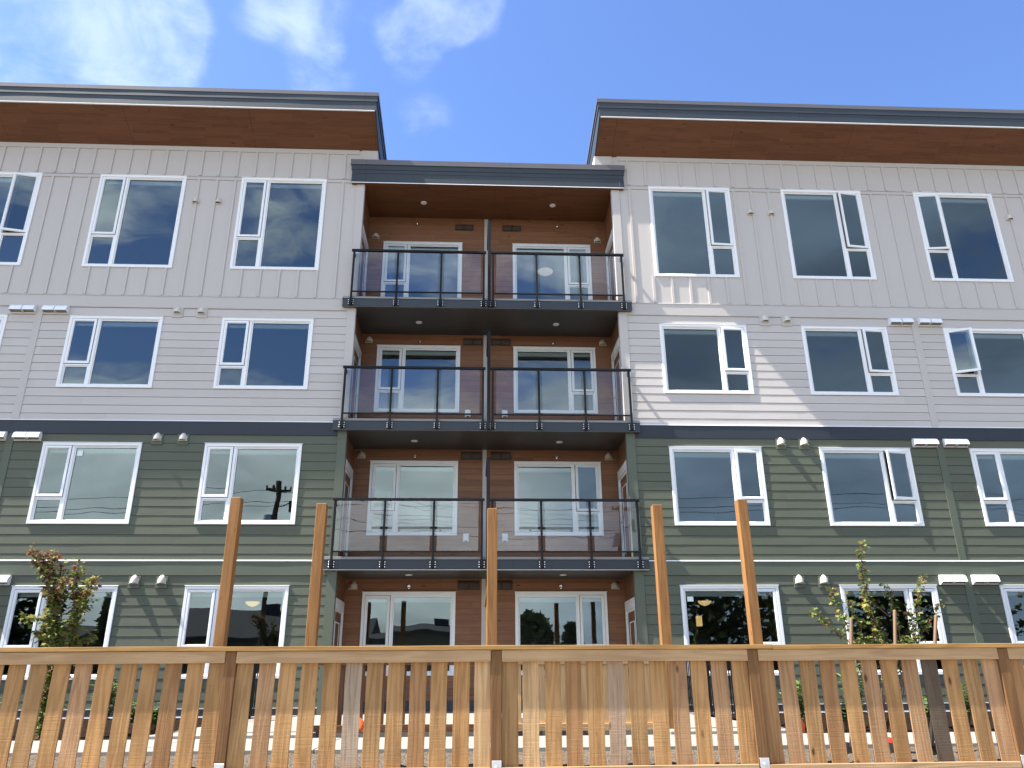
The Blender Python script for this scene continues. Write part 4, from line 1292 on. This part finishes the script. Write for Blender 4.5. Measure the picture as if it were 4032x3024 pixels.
# ================================================================== survey flags
def flag(label, x, y, z, lean, w, h, text=None):
    root = thing('survey_flag', label, 'flag', (x, y, GZ), 'orange survey flags')
    b = MB(); b.tube([(x, y, GZ-0.03), (x+lean*0.1, y, z+h*0.5)], 0.0025, 5)
    b.build('wire', m_wire, root)
    b = MB(); n = 6
    for k in range(n):
        u0, u1 = k/n, (k+1)/n
        f = lambda u, v: (x+lean*0.1+(u-0.35)*w+v*lean*0.3*w, y-0.006-0.012*math.sin(u*4), z+v*h-(u*u*0.35+0.1*u)*h)
        b.q([f(u0, 0), f(u1, 0), f(u1, 1-0.25*u1), f(u0, 1-0.25*u0)])
        b.q([(p[0], p[1]+0.0015, p[2]) for p in (f(u0, 0), f(u0, 1-0.25*u0), f(u1, 1-0.25*u1), f(u1, 0))])
    fo = b.build('flag_cloth', m_orange, root)
    if text:
        cu = bpy.data.curves.new('lettering', 'FONT'); cu.body = text; cu.size = 0.045; cu.align_x = 'CENTER'; cu.align_y = 'CENTER'
        cu.extrude = 0.0004; cu.offset = 0.0012
        cu.materials.append(m_ink)
        t = bpy.data.objects.new('lettering', cu); COL.objects.link(t)
        tm = bpy.data.meshes.new_from_object(t)
        bpy.data.objects.remove(t)
        t = bpy.data.objects.new('lettering', tm); COL.objects.link(t)
        t.parent = fo
        t.location = Vector((x+lean*0.1+0.012, y-0.0225, z+h*0.20)) - root.location - fo.location
        t.rotation_euler = (math.radians(90), math.radians(-48), 0)
    return root
flag('orange survey flag with dark lettering between the pickets, in front of the brown patio fence', -1.392, -6.10, -0.545, 0.0, 0.10, 0.15, 'BOX')
flag('plain orange survey flag in the planting bed right of the path, beside a green shrub', 4.185, -6.0, -0.595, 0.25, 0.10, 0.20)

# ================================================================== plants
def leaf_poly(b, c, d, nrm, s, m, lobed=True):
    d = d.normalized(); sd = d.cross(nrm)
    if sd.length < 1e-4: sd = d.orthogonal()
    sd.normalize(); up = sd.cross(d)
    if lobed:
        pl = [(0, 0), (-0.42, 0.12), (-0.30, 0.36), (-0.52, 0.62), (-0.20, 0.66), (0, 1.0), (0.20, 0.66), (0.52, 0.62), (0.30, 0.36), (0.42, 0.12)]
    else:
        pl = [(0, 0), (-0.17, 0.25), (-0.20, 0.55), (0, 1.0), (0.20, 0.55), (0.17, 0.25)]
    pts = [c+sd*(u*s)+d*(v*s)+up*(abs(u)*0.25*s-0.16*v*v*s) for u, v in pl]
    k = 5 if lobed else 3
    b.q([pts[i] for i in range(0, k+1)], m)
    b.q([pts[0]]+[pts[i] for i in range(k, len(pl))], m)

def shrub_from_branches(name, label, cat, branches, base, y0, seed, leaf_n, leaf_s, mats, pick, twig_r, spread, y_sp, group=None, bare=0.0):
    rnd = random.Random(seed)
    root = thing(name, label, cat, base, group)
    st = MB(); fo = MB()
    for bi, br in enumerate(branches):
        yo = y0+rnd.uniform(-y_sp, y_sp)
        n = len(br)
        pts = [Vector((x, y0+(yo-y0)*(i/(max(1, n-1)))*1.0+rnd.uniform(-0.03, 0.03), z)) for i, (x, z) in enumerate(br)]
        if br[0][1] < 0.8:
            pts = [Vector((base[0]+rnd.uniform(-0.10, 0.10)+(pts[0].x-base[0])*0.05, base[1]+rnd.uniform(-0.06, 0.06), base[2]-0.05)),
                   Vector((base[0]+(pts[0].x-base[0])*0.55+rnd.uniform(-0.03, 0.03), (base[1]+y0)/2, base[2]+(pts[0].z-base[2])*0.5))]+pts
        m = len(pts)
        st.tube(pts, [twig_r*(1-0.75*i/(m-1)) for i in range(m)], 5)
        # leaves along the length, denser to the tip
        L = [0.0]
        for a, c in zip(pts, pts[1:]): L.append(L[-1]+(c-a).length)
        cnt = int(leaf_n*L[-1])
        for _ in range(cnt):
            u = rnd.uniform(bare, 1.0)
            if bare: u = bare+(1-bare)*(rnd.random()**0.65)
            t = u*L[-1]; k = max(i for i in range(m) if L[i] <= t+1e-9); k = min(k, m-2)
            f = (t-L[k])/max(1e-6, L[k+1]-L[k])
            p = pts[k].lerp(pts[k+1], f)
            r = spread*(0.35+0.65*rnd.random())
            dirv = Vector((rnd.gauss(0, 1), rnd.gauss(0, 1), rnd.gauss(0.1, 0.7))).normalized()
            c = p+dirv*r*rnd.random()
            if rnd.random() < 0.35: st.tube([p, c], [0.0022, 0.0015], 4, cap=False)
            nr = Vector((rnd.gauss(0, 0.5), rnd.gauss(-0.25, 0.5), 1)).normalized()
            d = (dirv+Vector((0, 0, -0.25))).normalized()
            leaf_poly(fo, c, d, nr, leaf_s*rnd.uniform(0.6, 1.25), pick(rnd, c))
    st.build('stems', m_twig, root, smooth=True)
    fo.build('foliage', mats, root)
    return root
LM = [m_lgreen, m_lyel, m_lred]
def pick_left(r, c):
    t = (c.z-0.3)/1.4
    x = r.random()
    if x < 0.04+0.48*max(0, t)**2.0: return 2
    return 1 if r.random() < 0.42 else 0
def pick_right(r, c):
    x = r.random()
    if x < 0.05 + 0.14*(c.z > 1.1): return 2
    return 1 if x < 0.33 else 0
LB = [[(-5.51, 0.5), (-5.55, 0.7), (-5.62, 0.99), (-5.67, 1.24), (-5.78, 1.43), (-5.86, 1.6), (-6.01, 1.69), (-6.04, 1.74)],
      [(-5.78, 1.35), (-5.92, 1.5), (-6.02, 1.62)], [(-5.83, 1.5), (-5.80, 1.62), (-5.77, 1.72)],
      [(-5.55, 0.75), (-5.62, 1.04), (-5.66, 1.29), (-5.67, 1.47), (-5.7, 1.56)],
      [(-5.29, 0.55), (-5.34, 0.8), (-5.36, 1.04), (-5.43, 1.24), (-5.46, 1.34), (-5.43, 1.5), (-5.46, 1.58)],
      [(-5.31, 0.86), (-5.32, 1.04), (-5.3, 1.19), (-5.26, 1.3), (-5.21, 1.34)],
      [(-5.27, 0.93), (-5.22, 1.06), (-5.18, 1.2), (-5.13, 1.28), (-5.03, 1.34)],
      [(-5.58, 0.77), (-5.71, 0.83), (-5.83, 0.84), (-5.91, 0.79), (-5.96, 0.87)],
      [(-5.51, 0.53), (-5.41, 0.75), (-5.3, 0.82), (-5.27, 0.9)],
      [(-5.48, 0.5), (-5.3, 0.52), (-5.16, 0.57), (-5.16, 0.65)],
      [(-5.52, 0.5), (-5.63, 0.55), (-5.75, 0.63), (-5.82, 0.69)],
      [(-5.60, 0.95), (-5.75, 1.15), (-5.82, 1.30)], [(-5.62, 1.0), (-5.52, 1.18), (-5.50, 1.36)], [(-5.50, 0.6), (-5.62, 0.72), (-5.72, 0.78)]]
shrub_from_branches('vine_maple', 'young vine maple with russet and green leaves before the left green wall', 'shrub', LB, (-5.42, -5.75, GZ), -5.7, 7,
                    250, 0.060, LM, pick_left, 0.013, 0.13, 0.22)
RB = [[(5.07, 0.49), (4.9, 0.65), (4.77, 0.76), (4.67, 0.84), (4.58, 0.89)], [(5.2, 0.46), (5.14, 0.61), (5.07, 0.81), (5.03, 0.96), (4.99, 1.11), (4.99, 1.19)],
      [(5.26, 0.46), (5.25, 0.66), (5.22, 0.77), (5.14, 0.93), (5.09, 1.07)], [(5.47, 0.62), (5.46, 0.79), (5.44, 0.96), (5.4, 1.14), (5.4, 1.33), (5.38, 1.5), (5.41, 1.67), (5.46, 1.84)],
      [(5.57, 0.58), (5.49, 0.76), (5.44, 0.93), (5.43, 1.1), (5.41, 1.28)], [(5.8, 0.46), (5.81, 0.69), (5.79, 0.89), (5.76, 1.08), (5.71, 1.22), (5.7, 1.27)],
      [(6.06, 0.73), (6.12, 0.93), (6.15, 1.09), (6.2, 1.22), (6.27, 1.37)], [(6.1, 0.58), (6.17, 0.67), (6.29, 0.79), (6.38, 0.92), (6.46, 0.99)],
      [(5.95, 0.46), (6.01, 0.64), (6.0, 0.79), (5.99, 0.93)], [(5.7, 0.82), (5.6, 0.9), (5.55, 0.96), (5.49, 1.02)], [(5.40, 0.82), (5.37, 0.85), (5.34, 0.94), (5.26, 0.97)],
      [(5.3, 0.40), (5.4, 0.52), (5.5, 0.55)], [(5.6, 0.35), (5.55, 0.50), (5.62, 0.60)], [(5.9, 0.38), (5.85, 0.50), (5.75, 0.55)], [(5.5, 0.3), (5.45, 0.45), (5.35, 0.5)]]
shrub_from_branches('vine_maple', 'thin many stemmed green vine maple before the right ground floor window', 'shrub', RB, (5.35, -5.95, GZ), -5.9, 9,
                    55, 0.056, LM, pick_right, 0.009, 0.075, 0.20, None, 0.42)

def laurel(label, x, y, h, sp, n, seed, m=m_laurel, s=0.115):
    h *= 1.2; n = int(n*1.7)
    rnd = random.Random(seed)
    root = thing('laurel_shrub', label, 'shrub', (x, y, GZ-0.02), 'low leafy shrubs in the planting beds')
    st = MB(); fo = MB()
    for k in range(n):
        a = rnd.uniform(0, 6.28); r = sp*rnd.uniform(0.3, 1)
        t = Vector((x+r*math.cos(a), y+r*math.sin(a), GZ+h*rnd.uniform(0.55, 1)))
        p0 = Vector((x, y, GZ-0.05)); pm_ = p0.lerp(t, 0.5)+Vector((0, 0, 0.06))
        st.tube([p0, pm_, t], [0.007, 0.005, 0.003], 5)
        for j in range(11):
            f = 0.35+0.65*j/10
            p = p0.lerp(pm_, f*2) if f < 0.5 else pm_.lerp(t, f*2-1)
            an = j*2.4+a
            d = Vector((math.cos(an), math.sin(an), rnd.uniform(-0.1, 0.8)))
            leaf_poly(fo, p, d, Vector((rnd.gauss(0, 0.2), rnd.gauss(0, 0.2), 1)), s*rnd.uniform(0.7, 1.2), 0, False)
    st.build('stems', m_twig, root); fo.build('foliage', [m], root)
    return root
for i, (x, y, h, sp, n, lab) in enumerate([
        (-7.10, -4.6, 0.75, 0.25, 12, 'leafy green shrub at the far left of the planting bed'),
        (-6.45, -5.2, 0.36, 0.16, 7, 'small green shrub low in the left bed, behind the second and third pickets'),
        (-5.05, -5.0, 0.66, 0.20, 12, 'upright glossy green shrub just right of the russet maple'),
        (-4.62, -4.9, 0.34, 0.14, 8, 'dark small shrub in the left bed between russet maple and grey railing'),
        (-3.95+-0.25, -5.4, 0.32, 0.16, 10, 'low bright shrub at the right end of the left bed'),
        (4.45, -5.4, 0.52, 0.20, 13, 'bushy green shrub beside the plain orange flag'),
        (4.95, -5.75, 0.30, 0.10, 7, 'small upright plant right of the plain orange flag'),
        (5.45, -5.0, 0.66, 0.20, 11, 'bright green upright shrub under the right vine maple'),
        (6.35, -5.2, 0.34, 0.18, 9, 'low shrub just right of the right vine maple'),
        (7.05, -5.0, 0.50, 0.20, 12, 'leafy shrub left of the rightmost picket fence post'),
        (8.35, -4.6, 0.95, 0.30, 16, 'taller leafy shrub at the far right of the planting bed')]):
    laurel(lab, x, y, h, sp, n, 60+i)

# ================================================================== across the street: what the panes reflect
def utility_pole(x, y, label):
    root = thing('utility_pole', label, 'utility pole', (x, y, -1.7), 'utility poles across the street')
    b = MB(); b.tube([(x, y, -1.75), (x+0.02, y, 4), (x+0.05, y, 10.5)], [0.17, 0.15, 0.115], 12); b.build('pole_shaft', m_pole, root)
    b = MB(); b.box(x-0.55, x+0.75, y-0.06, y+0.06, 10.02, 10.12)
    for xi in (-0.5, -0.15, 0.35, 0.7): b.tube([(x+xi, y, 10.12), (x+xi, y, 10.22), (x+xi, y, 10.30)], [0.05, 0.07, 0.03], 8)
    b.build('crossarm', m_pole, root)
    b = MB(); b.tube([(x-0.30, y+0.1, 7.75), (x-0.30, y+0.1, 8.62)], 0.23, 14); b.build('transformer', m_galv, root)
    b = MB()
    b.tube([(x, y, 9.05), (x+0.45, y+0.1, 9.10), (x+0.8, y+0.15, 9.35)], 0.03, 6); b.box(x+0.72, x+0.98, y+0.1, y+0.22, 8.75, 9.42)
    b.build('lamp_arm', m_pole, root)
utility_pole(-10.9, -25.8, 'dark utility pole with a transformer, mirrored in the second storey window at left')
utility_pole(9.0, -32.0, 'utility pole with a crossarm, mirrored in the ground floor window right of the divider')
for i, (za, zb_, yy) in enumerate(((10.1, 10.2, -26.0), (9.55, 9.75, -26.1), (9.2, 9.3, -25.6), (7.9, 8.0, -25.8), (8.4, 8.35, -26.3))):
    b = MB(); pts = []
    for k in range(41):
        x = -60+3.0*k; u = ((x+10.9) % 34)/34
        pts.append((x, yy, za-1.1*4*u*(1-u)*0.55+(x+60)*0.0006))
    b.tube(pts, 0.014, 5)
    tag(b.build('power_line', m_gasket), 'overhead power line %s, mirrored in the second storey panes' % ('topmost of five', 'second from the top', 'third from the top', 'lowest of five', 'fourth from the top')[i], 'cable', 'overhead lines along the street')

def house(x0, x1, y, depth, eave, ridge, label):
    root = thing('house', label, 'house', ((x0+x1)/2, y-depth/2, -1.7), 'low houses across the street')
    b = MB(); b.box(x0, x1, y-depth, y, -1.75, eave); b.build('wall', m_hwall, root)
    b = MB()
    ym = y-depth/2
    b.prism([(y+0.6, eave-0.1), (y+0.6, eave+0.12), (ym, ridge), (y-depth-0.6, eave+0.12), (y-depth-0.6, eave-0.1)], 0, x0-0.6, x1+0.6)
    rf = b.build('roof', m_roofsh, root)
    b = MB(); xc = x0+(x1-x0)*0.6; b.box(xc-0.45, xc+0.45, ym+0.4, ym+1.2, ridge-0.8, ridge+0.30); b.build('chimney', m_roofsh, rf)
    for wx in (x0+(x1-x0)*0.2, x0+(x1-x0)*0.75):
        b = MB(); b.box(wx-0.8, wx+0.8, y+0.001, y+0.03, 0.2, 1.5); b.build('window', m_gasket, root)
house(-22.5, -7.5, -35.0, 9.0, 2.4, 4.6, 'low dark roofed house mirrored in the ground floor windows at left')
house(-6.5, 1.0, -34.0, 9.0, 2.9, 3.7, 'low flat roofed house mirrored in the recessed ground floor window left of the divider')
house(-40.0, -26.0, -36.0, 9.0, 2.4, 4.0, 'low house mirrored in the ground floor window at the far left')

def big_tree(x, y, h, r, label, seed, conif=False):
    rnd = random.Random(seed)
    root = thing('street_tree', label, 'tree', (x, y, -1.7), 'trees across the street')
    b = MB(); b.tube([(x, y, -1.8), (x+0.1, y, h*0.45), (x, y, h*0.9)], [0.24, 0.15, 0.04], 8)
    for k in range(9):
        a = rnd.uniform(0, 6.28); z = h*rnd.uniform(0.2, 0.75)
        b.tube([(x, y, z), (x+math.cos(a)*r*0.6, y+math.sin(a)*r*0.6, z+h*0.12)], [0.06, 0.02], 5)
    b.build('trunk', m_bark, root)
    fo = MB()
    for k in range(1500):
        t = rnd.random()
        z = -0.2+(h+0.2)*(0.06+0.94*t)
        rr = r*(1.0-t*0.92 if conif else math.sqrt(max(0.02, 1-(2*t-0.85)**2/1.35)))*(0.72+0.28*math.sin(k*0.013+t*17+seed))
        a = rnd.uniform(0, 6.28); q = rr*math.sqrt(rnd.uniform(0.25, 1))
        leaf_poly(fo, Vector((x+q*math.cos(a), y+q*math.sin(a), z)), Vector((rnd.gauss(0, 1), rnd.gauss(0, 1), rnd.gauss(0, 0.6))),
                  Vector((rnd.gauss(0, 0.6), rnd.gauss(0, 0.6), 1)), rnd.uniform(0.35, 0.7), 0)
    fo.build('crown', [m_dleaf], root)
big_tree(13.6, -33.5, 7.4, 3.6, 'dense tree mirrored in the ground floor window right of the balconies', 1)
big_tree(19.0, -35.0, 8.2, 4.6, 'broad tall tree mirrored in the right ground floor windows', 2)
big_tree(25.0, -34.0, 8.4, 5.0, 'tall tree mirrored in the ground floor window behind the right vine maple', 3)
big_tree(31.0, -36.0, 8.8, 5.0, 'tall tree mirrored in the rightmost ground floor window', 4)
big_tree(4.2, -38.0, 4.6, 2.2, 'small bushy tree mirrored in the recessed window right of the divider', 5)
big_tree(7.2, -39.0, 3.9, 1.8, 'small pointed tree mirrored at the right of the recessed window', 6, True)
big_tree(-27.0, -31.5, 8.6, 3.4, 'dense tree mirrored in the leftmost ground floor window', 7)
big_tree(-19.5, -29.0, 6.0, 1.5, 'narrow tree mirrored in the second ground floor window from the left', 8, True)
